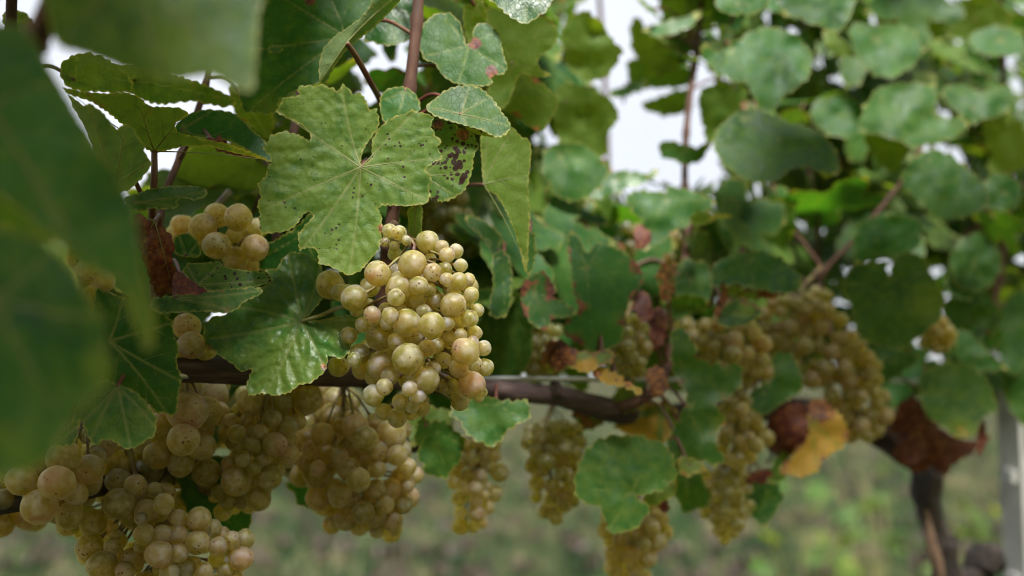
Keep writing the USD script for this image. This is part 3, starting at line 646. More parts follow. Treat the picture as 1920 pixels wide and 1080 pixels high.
traced([(325,455),(335,440),(355,438),(372,455),(375,480),(350,482),(328,475)], 1.03, (350, 480), g=(.2, -.5), step_px=6, tooth=4, amp=.3, spots=0)
traced([(180,540),(240,560),(300,585),(325,603),(323,622),(335,648),(331,680),(341,712),(334,742),(333,768),(322,783),(308,772),(297,778),(275,755),(255,735),(210,722),(180,690),(165,620)], .95, (205, 640), g=(.2, -.1), tips=[(325,605),(340,715),(315,778),(230,560)], step_px=6, tooth=4.2, amp=.6, yellow=.0, spots=.1, veins=True, smooth_out=False)
traced([(150,790),(140,830),(110,838),(95,830),(130,800),(150,750),(190,715),(225,722),(255,737),(280,765),(293,785),(290,815),(275,825),(255,838),(235,842),(215,828),(195,825),(175,835),(165,815)], .93, (220, 725), g=(0, -.25), cup=.2, tips=[(105,832),(245,838),(290,800),(170,825)], step_px=6, tooth=3.6, amp=.8, yellow=.2, spots=.5, edge=.3, veins=True, wet=True)
traced([(478,492),(500,460),(550,430),(590,400),(610,470),(590,490),(540,500),(495,508)], 1.12, (570, 440), g=(.1, .3), step_px=8, spots=.1)
traced([(112,130),(145,100),(200,110),(245,150),(240,172),(180,172),(130,165)], 1.06, (140, 150), g=(0, .3), step_px=8, yellow=.35, spots=.4)
traced([(5,25),(40,20),(65,45),(55,60),(15,55)], 1.1, (20, 40), step_px=8, yellow=.45, edge=.3)
traced([(200,130),(260,120),(330,140),(400,165),(445,190),(420,200),(360,190),(300,195),(250,178)], 1.12, (250, 150), g=(0, .3), step_px=8, yellow=.3, edge=.4, spots=.5)
traced([(430,160),(470,170),(510,210),(505,260),(470,235),(440,210)], 1.2, (460, 190), g=(0, .3), step_px=8, yellow=.6, edge=.4, spots=.6)
# --- close to the lens
traced([(100,-90),(478,-90),(484,40),(478,130),(472,172),(430,160),(395,142),(330,150),(270,142),(200,118),(150,100),(110,85),(92,40)], .56, (250, -60), g=(.35, -.3), fold=.12, tips=[(470,165),(300,145),(110,80)], step_px=16, tooth=4, amp=.5, yellow=.22, spots=.6, patches=[(330,110,90,.25,0)], veins=True, parent=vine0, label="blurred big leaf close to the lens at the top")
traced([(-70,40),(0,44),(45,50),(85,110),(115,160),(150,220),(195,290),(235,350),(258,420),(262,470),(275,540),(290,600),(284,650),(272,655),(250,600),(230,540),(195,515),(150,500),(120,465),(60,415),(0,370),(-70,340)], .52, (-20, 200), g=(-.1, -.1), fold=.12, tips=[(280,650),(100,150),(120,460)], step_px=16, tooth=4, amp=.4, yellow=.08, spots=.7, patches=[(250,600,90,.35,0), (40,330,40,0,.2)], veins=True, parent=vine0, label="long blurred leaf close to the lens at the left edge")
traced([(-70,340),(30,385),(90,420),(120,450),(80,455),(0,450),(-70,450)], .6, (-40, 400), g=(0, .5), step_px=16, yellow=.3, brown=.2)
traced([(-70,430),(0,425),(50,440),(100,470),(140,510),(170,560),(195,600),(200,650),(206,700),(185,735),(150,762),(130,800),(100,850),(60,880),(20,890),(-70,895)], .5, (-10, 560), g=(-.1, -.2), cup=.2, step_px=16, tooth=4, amp=.5, yellow=.1, spots=.3, edge=.2, patches=[(40,850,80,.25,0), (180,690,40,.3,0)], veins=True, parent=vine0, label="blurred round leaf close to the lens at the lower left")
for pl, dd_ in (([(335,880),(395,850),(470,890),(475,960),(440,1005),(385,1000),(345,950)], 1.15), ([(415,745),(470,725),(500,790),(480,850),(430,840)], 1.3), ([(540,900),(600,880),(640,930),(600,960),(560,940)], 1.32), ([(330,760),(400,730),(430,800),(380,860),(320,840)], 1.28),
                ([(560,740),(640,720),(680,800),(640,860),(570,830)], 1.36), ([(250,800),(320,790),(340,880),(280,920),(230,880)], 1.28), ([(40,830),(120,800),(180,850),(150,930),(60,920)], 1.2)):
    traced(pl, dd_, g=(.1, -.1), step_px=9, lobes=2.5, spots=.2, yellow=.0)
# --- right of the bunch, growing softer with distance
RT = [
 ([(1170,372),(1200,355),(1240,362),(1255,350),(1290,355),(1340,375),(1330,395),(1300,405),(1290,425),(1260,435),(1225,465),(1200,470),(1215,445),(1200,410),(1185,395)], 1.5, dict(j=(1245,372), g=(.1,-.4), cup=.2)),
 ([(1290,415),(1310,400),(1345,400),(1382,405),(1345,412),(1310,425)], 1.5, dict(g=(.2,.4), yellow=.5)),
 ([(1330,520),(1345,490),(1380,475),(1430,472),(1465,485),(1490,510),(1507,535),(1470,551),(1420,541),(1380,531),(1345,537)], 1.45, dict(j=(1400,490), g=(.1,-.6), cup=-.2, label="green leaf with a rolled brown and yellow edge over the right bunches")),
 ([(1345,528),(1400,541),(1465,544),(1470,553),(1420,562),(1380,558),(1352,542)], 1.44, dict(g=(0,.6), yellow=.7, edge=.9)),
 ([(1340,600),(1360,572),(1390,560),(1415,570),(1430,592),(1405,605),(1380,617),(1355,610)], 1.38, dict(g=(.1,-.4), edge=.5, yellow=.1, patches=[(1400,582,14,.9,0)], label="small bright green leaf with a dark rim")),
 ([(1338,592),(1348,560),(1357,523),(1363,560),(1352,588)], 1.37, dict(g=(.3,0), brown=.75, yellow=.8, label="thin curled yellow-brown dry leaf")),
 ([(1232,500),(1255,488),(1268,500),(1265,530),(1255,566),(1240,562),(1234,530)], 1.4, dict(brown=.55, yellow=.9, g=(.3,0), label="small orange dry leaf standing upright")),
 ([(1275,490),(1300,488),(1332,500),(1336,560),(1300,572),(1265,560),(1270,520)], 1.56, dict(g=(.1,-.3))),
 ([(1235,575),(1262,556),(1310,555),(1330,570),(1300,590),(1260,602),(1242,622)], 1.52, dict(g=(0,.3), yellow=.2)),
 ([(1265,600),(1280,612),(1300,640),(1312,670),(1340,680),(1385,685),(1392,720),(1370,745),(1345,760),(1362,790),(1340,820),(1357,860),(1340,876),(1320,862),(1300,872),(1280,857),(1260,872),(1255,820),(1275,780),(1288,750),(1275,720),(1260,690),(1258,650)], 1.36, dict(j=(1290,765), g=(.15,-.15), fold=.1, edge=.45, wet=True, patches=[(1362,800,26,1.0,.35)], label="tall green leaf with a yellow patch left of the right bunches")),
 ([(1400,745),(1425,722),(1450,705),(1448,668),(1475,660),(1490,672),(1503,705),(1495,740),(1465,755),(1445,775),(1425,778),(1405,765)], 1.5, dict(j=(1435,735), g=(.1,-.3), spots=.1)),
 ([(1075,912),(1095,850),(1130,820),(1180,815),(1230,825),(1260,850),(1266,890),(1240,920),(1195,930),(1215,950),(1205,980),(1170,1000),(1140,995),(1130,960),(1110,945),(1085,938)], 1.28, dict(j=(1185,928), g=(-.1,-.25), cup=.2, yellow=.22, tooth=4, amp=1.2, spots=.1, label="rounded bright green leaf low down below the cane")),
 ([(1205,925),(1240,915),(1265,895),(1270,925),(1240,945),(1215,948)], 1.34, dict(yellow=1.0, edge=.4, g=(0,-.2), label="small yellow leaf behind the rounded green leaf")),
 ([(850,755),(900,745),(950,750),(992,755),(985,790),(958,802),(930,836),(900,830),(870,800),(845,775)], 1.22, dict(j=(930,755), g=(0,-.3))),
 ([(778,795),(810,788),(850,800),(872,840),(840,892),(800,888),(785,850)], 1.22, dict(j=(800,800), g=(.1,.2), yellow=.15)),
 ([(765,800),(785,770),(830,765),(850,790),(800,800),(780,840)], 1.3, dict(yellow=.5, g=(0,-.3))),
 ([(1150,795),(1200,760),(1260,755),(1268,800),(1235,832),(1180,817)], 1.46, dict(j=(1245,765), g=(0,-.2), yellow=1.15, spots=.2, label="pale yellow leaf under the cane's thick end")),
 ([(1018,655),(1050,635),(1090,660),(1140,655),(1148,680),(1120,690),(1100,702),(1070,690),(1025,700)], 1.28, dict(j=(1130,660), g=(.1,-.7), brown=.5, yellow=1.1, curl=.8, bulge=1.5, patches=[(1100,690,22,.6,-.4), (1050,660,30,0,.4)], label="crumpled rust-brown leaf on the cane")),
 ([(1113,690),(1145,694),(1175,712),(1202,737),(1180,732),(1150,721),(1125,716)], 1.26, dict(g=(.2,-.8), yellow=1.6, edge=.6, label="orange-yellow leaf strip on the cane")),
 ([(1150,735),(1180,730),(1205,740),(1195,765),(1165,770)], 1.42, dict(yellow=.8, brown=.3)),
 ([(1070,770),(1100,762),(1130,775),(1125,800),(1090,805)], 1.44, dict(yellow=.9, brown=.5, label="orange-brown leaf scrap under the cane")),
 ([(1435,795),(1465,762),(1500,755),(1515,790),(1510,830),(1480,858),(1450,850),(1430,822)], 1.56, dict(j=(1505,780), brown=.95, g=(-.3,-.2), fold=.2, curl=.6, label="dead brown half-folded leaf above the yellow one")),
 ([(1515,770),(1530,745),(1560,760),(1590,800),(1580,840),(1547,856),(1530,887),(1490,892),(1460,880),(1482,858),(1508,825)], 1.57, dict(j=(1520,790), yellow=1.4, edge=.6, brown=.12, g=(.1,-.2), patches=[(1540,765,34,0,.8)], label="deep yellow autumn leaf hanging below the right bunches")),
 ([(1668,800),(1685,762),(1705,746),(1728,758),(1742,800),(1740,850),(1712,868),(1675,852),(1688,822)], 1.74, dict(j=(1725,765), brown=.8, yellow=.3, g=(-.6,-.2), fold=.4, label="shrivelled purple-grey leaf on top of the trunk")),
 ([(1735,775),(1765,805),(1805,822),(1835,832),(1825,850),(1790,870),(1772,892),(1745,872),(1725,850),(1728,810)], 1.75, dict(j=(1740,785), brown=1.0, g=(.2,-.1), fold=.3, curl=.5, label="dark maroon dead leaf draped over the trunk")),
 ([(1675,845),(1710,845),(1745,862),(1735,885),(1705,880),(1680,862)], 1.78, dict(brown=.9, g=(0,.3))),
 ([(1725,705),(1760,685),(1800,680),(1840,700),(1860,730),(1870,770),(1840,785),(1832,812),(1800,822),(1770,802),(1740,780),(1725,745)], 1.7, dict(j=(1735,735), g=(.1,-.3), yellow=.15, patches=[(1800,815,30,.9,.1)], pet=[(1710,722,1.72),(1680,700,1.76),(1655,680,1.8)], label="green leaf with yellowed tip beside the dead leaves on the trunk")),
 ([(1838,785),(1848,800),(1852,830),(1835,850),(1832,820)], 1.72, dict(brown=1.0, g=(.3,0))),
 ([(1580,532),(1600,500),(1660,490),(1665,525),(1680,480),(1720,475),(1745,510),(1767,555),(1760,600),(1725,630),(1700,650),(1675,656),(1620,632),(1600,592),(1590,560)], 1.6, dict(j=(1662,528), g=(.1,-.1), patches=[(1740,570,40,.4,0)], label="large dull green leaf right of the right bunches")),
 ([(1605,432),(1640,405),(1700,405),(1730,420),(1715,470),(1680,480),(1640,490),(1605,490)], 1.66, dict(j=(1650,480), g=(0,-.2))),
 ([(1318,78),(1345,95),(1385,75),(1430,50),(1480,60),(1515,90),(1522,130),(1500,160),(1472,180),(1440,212),(1420,200),(1400,160),(1350,140),(1320,112)], 1.6, dict(j=(1370,90), g=(.1,-.35), cup=-.2, spots=.5, label="large blue-green leaf right of the sky gap")),
 ([(1338,252),(1378,212),(1420,203),(1480,228),(1540,248),(1572,300),(1566,328),(1500,312),(1450,342),(1400,338),(1350,302)], 1.55, dict(j=(1400,220), g=(.1,-.7), label="large dark green leaf under the blue-green leaf")),
 ([(1500,290),(1530,285),(1568,300),(1568,330),(1530,322)], 1.57, dict(yellow=.5, g=(0,.4))),
 ([(1610,242),(1640,170),(1700,155),(1757,165),(1752,218),(1800,220),(1815,235),(1780,260),(1720,276),(1690,265),(1640,250)], 1.74, dict(j=(1730,225), g=(.1,-.4))),
 ([(1765,172),(1800,155),(1840,172),(1892,158),(1898,190),(1880,215),(1840,226),(1822,232),(1790,206)], 1.84, dict(j=(1825,200), g=(.1,-.5))),
 ([(1840,232),(1870,213),(1900,215),(1925,250),(1925,310),(1890,322),(1855,322),(1857,280)], 1.86, dict(j=(1860,225), g=(0,.3), yellow=.6)),
 ([(1690,342),(1720,290),(1770,284),(1820,320),(1850,350),(1850,390),(1810,405),(1760,412),(1730,382)], 1.7, dict(j=(1740,300), g=(.1,-.4), edge=.3)),
 ([(1850,335),(1880,325),(1912,345),(1910,380),(1880,395),(1850,385)], 1.8, dict(g=(0,-.3), spots=.6)),
 ([(1595,50),(1640,45),(1700,50),(1727,85),(1715,120),(1662,146),(1610,112)], 1.8, dict(j=(1640,70), g=(.1,-.4), spots=.6)),
 ([(1465,-15),(1600,-15),(1580,55),(1545,52),(1470,20)], 1.62, dict(g=(0,-.3))),
 ([(1540,60),(1570,65),(1605,105),(1560,100)], 1.8, dict(yellow=.5)),
 ([(1620,252),(1690,262),(1702,290),(1672,322),(1642,300)], 1.8, dict(j=(1700,285), g=(0,.4), yellow=.6)),
 ([(1520,205),(1540,186),(1590,180),(1617,210),(1610,250),(1570,257),(1530,236)], 1.82, dict(g=(0,-.3))),
 ([(1342,-15),(1442,-15),(1430,20),(1390,29),(1355,22)], 1.5, dict(g=(0,-.3))),
 ([(1205,52),(1240,42),(1290,28),(1318,14),(1300,46),(1250,66),(1215,63)], 1.7, dict(g=(0,-.8), wet=True)),
 ([(1232,280),(1250,262),(1280,270),(1300,276),(1332,268),(1320,296),(1295,309),(1270,301),(1250,299)], 1.66, dict(j=(1283,285), g=(0,.2), label="small dark leaf alone in the sky gap")),
 ([(1052,62),(1090,20),(1125,38),(1150,75),(1166,95),(1152,128),(1120,150),(1070,132)], 1.6, dict(j=(1060,90), g=(0,.3), yellow=.5)),
 ([(1040,172),(1100,162),(1150,190),(1160,225),(1140,250),(1138,290),(1090,302),(1050,272)], 1.62, dict(j=(1060,190), g=(0,.3), yellow=.45)),
 ([(1028,275),(1090,268),(1128,300),(1142,325),(1100,372),(1050,372),(1018,322)], 1.55, dict(j=(1050,290), g=(0,-.2))),
 ([(1055,345),(1110,325),(1165,320),(1215,325),(1238,310),(1225,335),(1180,352),(1120,372),(1070,372)], 1.6, dict(g=(0,-.5), wet=True)),
 ([(1310,175),(1365,150),(1400,168),(1372,230),(1332,268),(1318,240)], 1.72, dict(j=(1380,165), g=(0,.35), yellow=.4)),
 ([(1190,30),(1225,65),(1262,72),(1290,110),(1250,135),(1205,120),(1182,85)], 1.85, dict(g=(0,.3), yellow=.5, patches=[(1270,85,18,0,.6)])),
 ([(1180,110),(1240,120),(1300,130),(1300,158),(1250,165),(1205,165),(1180,150)], 1.88, dict(g=(0,.2), yellow=.25)),
 ([(1200,195),(1225,185),(1290,165),(1297,200),(1270,215),(1235,215)], 1.9, dict(g=(0,.2), yellow=.3)),
 ([(1140,175),(1175,158),(1215,150),(1200,170),(1160,185)], 1.84, dict(g=(0,-.3))),
 ([(1240,-10),(1330,-10),(1340,40),(1320,60),(1260,62),(1242,30)], 1.86, dict(g=(0,.3), yellow=.35)),
 ([(1370,390),(1440,370),(1490,390),(1480,460),(1420,470),(1380,440)], 1.75, dict(g=(0,.4), yellow=.25)),
 ([(1300,410),(1350,415),(1380,450),(1350,475),(1310,470),(1290,440)], 1.65, dict(g=(0,-.1))),
 ([(1250,860),(1290,870),(1320,900),(1335,940),(1290,960),(1265,930)], 1.5, dict(g=(0,.1))),
 ([(1280,870),(1310,865),(1320,880),(1295,890)], 1.45, dict(brown=.35, yellow=.8)),
 ([(1395,920),(1410,905),(1450,905),(1470,930),(1455,960),(1435,985),(1410,970)], 1.55, dict(j=(1440,910), g=(.1,-.2))),
 ([(1395,905),(1410,885),(1435,878),(1450,890),(1430,905)], 1.52, dict(brown=.9, label="dark purple dry leaf above the lowest small leaf")),
 ([(1480,830),(1450,870),(1440,905),(1470,900),(1475,870)], 1.58, dict(yellow=.2)),
 ([(1210,940),(1245,935),(1255,960),(1230,975),(1210,965)], 1.4, dict(brown=.8)),
 ([(1690,40),(1720,10),(1770,20),(1780,60),(1740,75)], 2.0, dict(yellow=.5, g=(0,.3))),
 ([(1770,20),(1840,-10),(1890,20),(1880,60),(1820,75),(1780,60)], 2.0, dict(yellow=.5, g=(0,.3), spots=1.)),
 ([(1815,75),(1850,50),(1900,55),(1925,90),(1900,105),(1840,100)], 1.9, dict(g=(0,-.6))),
 ([(1870,600),(1890,560),(1925,540),(1925,680),(1880,690)], 1.9, dict(g=(0,-.3))),
 ([(1790,640),(1810,620),(1850,660),(1890,690),(1850,695),(1810,690)], 1.85, dict(g=(0,-.4))),
 ([(1770,520),(1800,505),(1830,530),(1820,560),(1785,555)], 1.9, dict(g=(0,-.4))),
 ([(1765,590),(1790,545),(1840,540),(1870,580),(1860,640),(1810,650),(1780,630)], 1.95, dict(g=(0,-.2))),
 ([(1780,500),(1800,450),(1850,440),(1880,490),(1850,540),(1800,540)], 1.9, dict(g=(0,-.3))),
 ([(1780,640),(1810,625),(1850,650),(1870,700),(1830,690),(1790,690)], 1.9, dict(g=(0,-.1))),
 ([(1880,690),(1900,650),(1940,640),(1940,790),(1895,770)], 1.9, dict(g=(0,-.1))),
 ([(1185,562),(1212,545),(1226,590),(1200,602)], 1.38, dict(brown=.95, g=(.2,-.4), curl=.6)),
 ([(1214,590),(1250,580),(1246,640),(1220,652)], 1.42, dict(brown=.95, g=(-.2,-.4), curl=.6)),
 ([(1188,430),(1214,424),(1222,455),(1195,466)], 1.48, dict(brown=.95, g=(.2,-.4))),
 ([(1210,700),(1240,690),(1252,730),(1225,745)], 1.36, dict(brown=.6, yellow=.9, g=(.2,-.5), curl=.6)),
 ([(1275,855),(1310,862),(1322,882),(1290,892),(1270,876)], 1.33, dict(brown=.4, yellow=1.1, g=(.1,-.4))),
 ([(1600,670),(1640,640),(1700,660),(1725,670),(1690,700),(1650,720)], 1.75, dict(g=(0,-.1))),
]
for px, d, kw in RT:
    kw = dict(kw); kw.setdefault("spots", .25); kw.setdefault("edge", .2); kw.setdefault("tooth", 5.0); kw.setdefault("amp", 1.5); kw.setdefault("lobes", 1.9); kw.setdefault("wavy", 6.0); kw.setdefault("bulge", 1.0); kw.setdefault("yellow", .08)
    traced(px, d, step_px=10, **kw)

# --- whole leaves of the canopy behind, placed in the row
def template(seed):
    r = random.Random(seed)
    lobes = [(0, 1.0), (58, .90), (-58, .90), (112, .70), (-112, .70)]
    depth = r.uniform(.16, .44)
    pts = []
    for a in np.linspace(-166, 166, 84):
        rad = max(l * math.exp(-((abs(a - c)) / 31) ** 2 * .42) for c, l in lobes)
        valley = min(abs(abs(a) - 29), abs(abs(a) - 85))
        rad *= 1 - depth * math.exp(-(valley / 12) ** 2)
        rad *= 1 if abs(a) < 140 else 1 - .35 * (abs(a) - 140) / 26
        rad *= 1 + r.uniform(-.02, .02)
        pts.append((rad * math.sin(math.radians(a)), rad * math.cos(math.radians(a))))
    pts.append((0.0, 0.02))
    return np.array(pts), [(l * .92 * math.sin(math.radians(a)), l * .92 * math.cos(math.radians(a))) for a, l in lobes]
TEMPL = [template(k) for k in range(10)]

def free_leaf(parent, c, size, nrm, tip, seed, step=None, **kw):
    """A whole leaf of given size (mm, junction to tip) with its blade's normal (upper side) and tip direction."""
    rnd = random.Random(seed)
    o, tips = TEMPL[seed % len(TEMPL)]
    nrm = nrm / np.linalg.norm(nrm)
    tip = tip - nrm * (tip @ nrm); tip /= np.linalg.norm(tip)
    sx = np.cross(tip, nrm)           # tip down (y of the outline), sx to the viewer's right when the upper side faces the viewer
    sx = -sx
    cup, fold, droop = rnd.uniform(-.2, .35), rnd.uniform(-.05, .28), rnd.uniform(0, .5)
    def shape(x, y):
        return cup * (x * x + y * y) / size * .5 - fold * np.abs(x) + droop * np.maximum(y, 0) ** 2 / size * .5
    def to3d(x, y, w):
        return c + (x / 1000)[:, None] * sx + (y / 1000 - size * .35 / 1000)[:, None] * tip - (w / 1000)[:, None] * nrm
    make_leaf(parent, o * size, to3d, tips=np.array(tips) * size, shape=shape, seed=seed, step=step or size / 7, tooth=size * .1, amp=size * .045, lobes=size * .02, wavy=size * .13, bulge=1.0, smooth_out=False, **kw)

GAPS = [Polygon([(1132, -60), (1190, -60), (1190, 20), (1168, 60), (1180, 108), (1150, 165), (1135, 160), (1145, 110), (1165, 90), (1132, 40)]),
        Polygon([(1142, 185), (1200, 178), (1216, 205), (1222, 232), (1290, 238), (1292, 165), (1325, 165), (1328, 215), (1318, 262), (1350, 298), (1318, 335), (1288, 352), (1240, 322), (1200, 318), (1140, 312), (1155, 250)]),
        Polygon([(668, 120), (695, 95), (700, 150), (688, 175)]), Polygon([(110, 178), (225, 180), (225, 235), (205, 240), (140, 250)]), Polygon([(15, -40), (98, -40), (92, 22), (20, 22)]),
        Polygon([(290, 170), (430, 165), (440, 205), (330, 212)]), Polygon([(255, 270), (360, 270), (345, 300), (260, 300)]), Polygon([(1030, 240), (1055, 240), (1055, 265), (1030, 265)]), Polygon([(1055, 75), (1080, 90), (1085, 110), (1060, 112)]),
        Polygon([(1085, 350), (1130, 345), (1130, 372), (1085, 375)])]
GAPS_B = [g.buffer(0) for g in GAPS]
def clear_of_gaps(pts3):
    x, y, d = proj(pts3)
    for g in GAPS_B:
        if shapely.contains_xy(g, x, y).any():
            return False
    return True
def foot_points(c, size, nrm, tip):
    nrm = nrm / np.linalg.norm(nrm); t = tip - nrm * (tip @ nrm); t /= np.linalg.norm(t); s = np.cross(t, nrm)
    a = np.linspace(0, 2 * math.pi, 18)[:-1]
    out = [c]
    for k in (1.0, .6):
        out += [c + size / 1000 * k * .92 * (math.cos(q) * s + (math.sin(q) * .85 + .05) * t) for q in a]
    return np.array(out)

ROW_DIR = at(1740, 700, row_d(1740)) - at(340, 700, row_d(340)); ROW_DIR[2] = 0; ROW_DIR /= np.linalg.norm(ROW_DIR)
OUTN = np.array([ROW_DIR[1], -ROW_DIR[0], 0]);
if OUTN[1] > 0: OUTN = -OUTN        # out of the row towards the camera's side
def canopy(parent, n, x_rng, y_rng, d_off, seed, yellow=(.0, .48), size=(34, 58), dens=None, see=True, face=.8):
    rnd = random.Random(seed)
    made, tries = 0, 0
    while made < n and tries < n * 30:
        tries += 1
        px, py = rnd.uniform(*x_rng), rnd.uniform(*y_rng)
        if dens and rnd.random() > dens(px, py):
            continue
        d = row_d(px) + rnd.uniform(*d_off)
        c = at(px, py, d)
        s = rnd.uniform(*size)
        side = 1 if rnd.random() < face else -1
        nrm = side * OUTN * rnd.uniform(.3, 1) + np.array([0, 0, rnd.uniform(.1, .9)]) + np.array([rnd.gauss(0, .3), rnd.gauss(0, .3), 0])
        tip = np.array([rnd.gauss(0, .45), rnd.gauss(0, .45), -1.0])
        if not clear_of_gaps(foot_points(c, s, nrm, tip)):
            continue
        y = rnd.uniform(*yellow) if rnd.random() < .65 else 0.0
        free_leaf(parent, c, s, nrm, tip, seed * 1000 + tries, yellow=y, spots=rnd.uniform(0, .7), edge=rnd.choice([0, .1, .3, .6]), brown=0.0, wet=rnd.random() < .05)
        made += 1
    print('canopy', seed, made, tries)
vine3 = thing("grapevine", "farthest grapevine, its small leaves closing in the sky gap from behind", "grapevine")
vine2 = thing("grapevine", "next grapevine of the row, its leaves filling the far right", "grapevine")
canopy(vine, 64, (850, 1950), (-60, 560), (.12, .5), 21, size=(40, 64))
canopy(vine3, 46, (850, 1950), (-60, 560), (.14, .5), 37, size=(40, 64))
canopy(vine, 36, (880, 1500), (430, 730), (.2, .5), 27, size=(36, 54), yellow=(0, .35))
canopy(vine2, 178, (900, 2050), (-80, 680), (.45, .95), 28, size=(44, 66))
canopy(vine2, 46, (1480, 2150), (-100, 720), (.3, .8), 31, size=(40, 62))
canopy(vine2, 16, (1600, 1960), (620, 760), (.25, .6), 34, size=(36, 50), yellow=(0, .3))
canopy(vine0, 80, (-100, 950), (-60, 520), (.26, .6), 22, size=(40, 62))
canopy(vine0, 46, (-60, 900), (500, 760), (.26, .5), 23, yellow=(0, .3), size=(36, 52))
# canopy above and beside the frame
SUN_DIR = np.array([math.cos(SUN_EL) * math.sin(SUN_AZ), math.cos(SUN_EL) * math.cos(SUN_AZ), math.sin(SUN_EL)])
HERO_C = np.array([-.035, .44, .985])
def overhang(parent, n, spots, seed):
    """Leaves of the shoots that arch out over the fruit, above the frame; the open place in the canopy over the bunch in focus stays open."""
    rnd = random.Random(seed)
    k = tries = 0
    while k < n and tries < 5000:
        tries += 1
        x, y, d, sx, sy = rnd.choice(spots)
        p = at(rnd.gauss(x, sx), rnd.gauss(y, sy), d)
        c = p + SUN_DIR * rnd.uniform(.15, .7)
        lim = .37 * c[1] + .085
        if not lim < c[2] - CAM_H < lim + .22 or c[1] < -.05:
            continue
        q = c - HERO_C
        if np.linalg.norm(q - SUN_DIR * (q @ SUN_DIR)) < .105:
            continue
        free_leaf(parent, c, rnd.uniform(46, 64), SUN_DIR * .8 + np.array([rnd.gauss(0, .4), rnd.gauss(0, .4), .4]), np.array([rnd.gauss(0, 1), rnd.gauss(0, 1), -.4]), seed * 100 + k, yellow=rnd.uniform(0, .4), spots=.2)
        k += 1
    print("overhang", k, tries)
overhang(vine2, 56, [(1500, 650, 1.66, 90, 90), (1370, 660, 1.52, 50, 50), (1390, 850, 1.53, 50, 90), (1190, 900, 1.4, 60, 130), (1040, 880, 1.4, 40, 70), (890, 900, 1.36, 40, 70), (830, 420, 1.48, 30, 30), (830, 420, 1.48, 30, 30), (1740, 800, 1.75, 80, 90), (1680, 570, 1.6, 70, 70)], 45)
canopy(vine, 30, (985, 1480), (-40, 430), (.2, .6), 29, size=(18, 32), yellow=(.1, .5))
canopy(vine, 14, (1820, 1960), (350, 760), (-.15, .1), 33, size=(34, 46), yellow=(0, .4))
canopy(vine0, 46, (-300, 700), (-620, -100), (-.1, .35), 26, size=(44, 64))
canopy(vine0, 44, (-2600, -110), (-900, 800), (-.15, .3), 25, size=(44, 60))
overhang(vine0, 98, [(680, 880, 1.2, 60, 70), (500, 860, 1.13, 60, 70), (270, 970, 1.07, 90, 70), (270, 1020, 1.07, 90, 60), (200, 940, 1.07, 70, 60), (80, 920, 1.03, 80, 60), (350, 830, 1.12, 40, 50), (60, 650, .5, 80, 120), (80, 250, .52, 80, 100), (240, 680, .95, 60, 70)], 44)
overhang(vine3, 44, [(1750, 100, 2.2, 110, 70), (1850, 350, 2.2, 90, 90), (1900, 560, 2.0, 60, 90), (1250, 60, 2.0, 60, 40), (1600, 250, 2.2, 90, 80)], 46)
canopy(vine3, 20, (1820, 2020), (240, 620), (.2, .5), 36, size=(34, 50), yellow=(0, .3))
canopy(vine3, 80, (1000, 1720), (-60, 440), (.5, 1.1), 35, size=(24, 44), yellow=(.0, .48))
b2 = at(2400, 900, 2.9); b2[2] = ground_z(b2[0], b2[1]) - .02
b0 = at(-1500, 900, 1.0); b0[2] = ground_z(b0[0], b0[1]) - .02
obj("trunk", rough_tube([b0, b0 + [.01, 0, .3], b0 + [-.02, .01, .6], b0 + [.03, .02, .86]], [.024, .02, .017, .014], 14, .25), "old_bark", vine0)
obj("trunk", rough_tube([b2, b2 + [.01, 0, .3], b2 + [-.02, .01, .6], b2 + [-.03, .02, .9]], [.024, .02, .017, .016], 14, .25), "old_bark", vine2)
b3 = at(2300, 900, 4.2); b3[2] = ground_z(b3[0], b3[1]) - .02
obj("trunk", rough_tube([b3, b3 + [.01, 0, .3], b3 + [-.02, .01, .6], b3 + [-.03, .02, .9]], [.024, .02, .017, .016], 14, .25), "old_bark", vine3)
for qx in (1120, 1420, 1660):
    obj("shoot", tube(catmull([at(qx, 700, 2.0 + qx / 4000), at(qx + 20, 300, 2.1 + qx / 4000), at(qx - 10, -200, 2.1 + qx / 4000)], 8), .0026, 8), "shoot", vine3)
obj("cane", rough_tube([b2 + [-.03, .02, .88], b2 + [-.15, -.08, .98], at(2150, 690, 2.4), at(1900, 690, 2.15)], [.011, .01, .008, .006], 12, .15), "cane", vine2)

# the next row, on the photographer's other side
rnd = random.Random(5)
q_ = []
mid_ = CAM + OUTN * .92; mid_[2] = 0
for k in range(5200):
    c = mid_ + ROW_DIR * rnd.uniform(-4.5, 4.5) + OUTN * rnd.uniform(-.16, .16); c[2] = .3 + 2.25 * rnd.random() ** .9
    n_ = OUTN * rnd.choice([-1, 1]) + np.array([rnd.gauss(0, .4), rnd.gauss(0, .4), rnd.uniform(0, .8)]); n_ /= np.linalg.norm(n_)
    t_ = np.array([rnd.gauss(0, .4), rnd.gauss(0, .4), -1.0]); t_ -= n_ * (t_ @ n_); t_ /= np.linalg.norm(t_); u_ = np.cross(t_, n_)
    o_ = TEMPL[k % 10][0][::6] * rnd.uniform(.055, .08)
    v_ = c + o_[:, :1] * u_ + o_[:, 1:] * t_
    q_.append((np.vstack([c[None] - n_ * .006, v_]), np.array([[0, 1 + a, 1 + (a + 1) % len(v_)] for a in range(len(v_))])))
tag(obj("vine_foliage", join(q_), "leaf"), "green vine foliage of the neighbouring row", "foliage", kind="stuff")

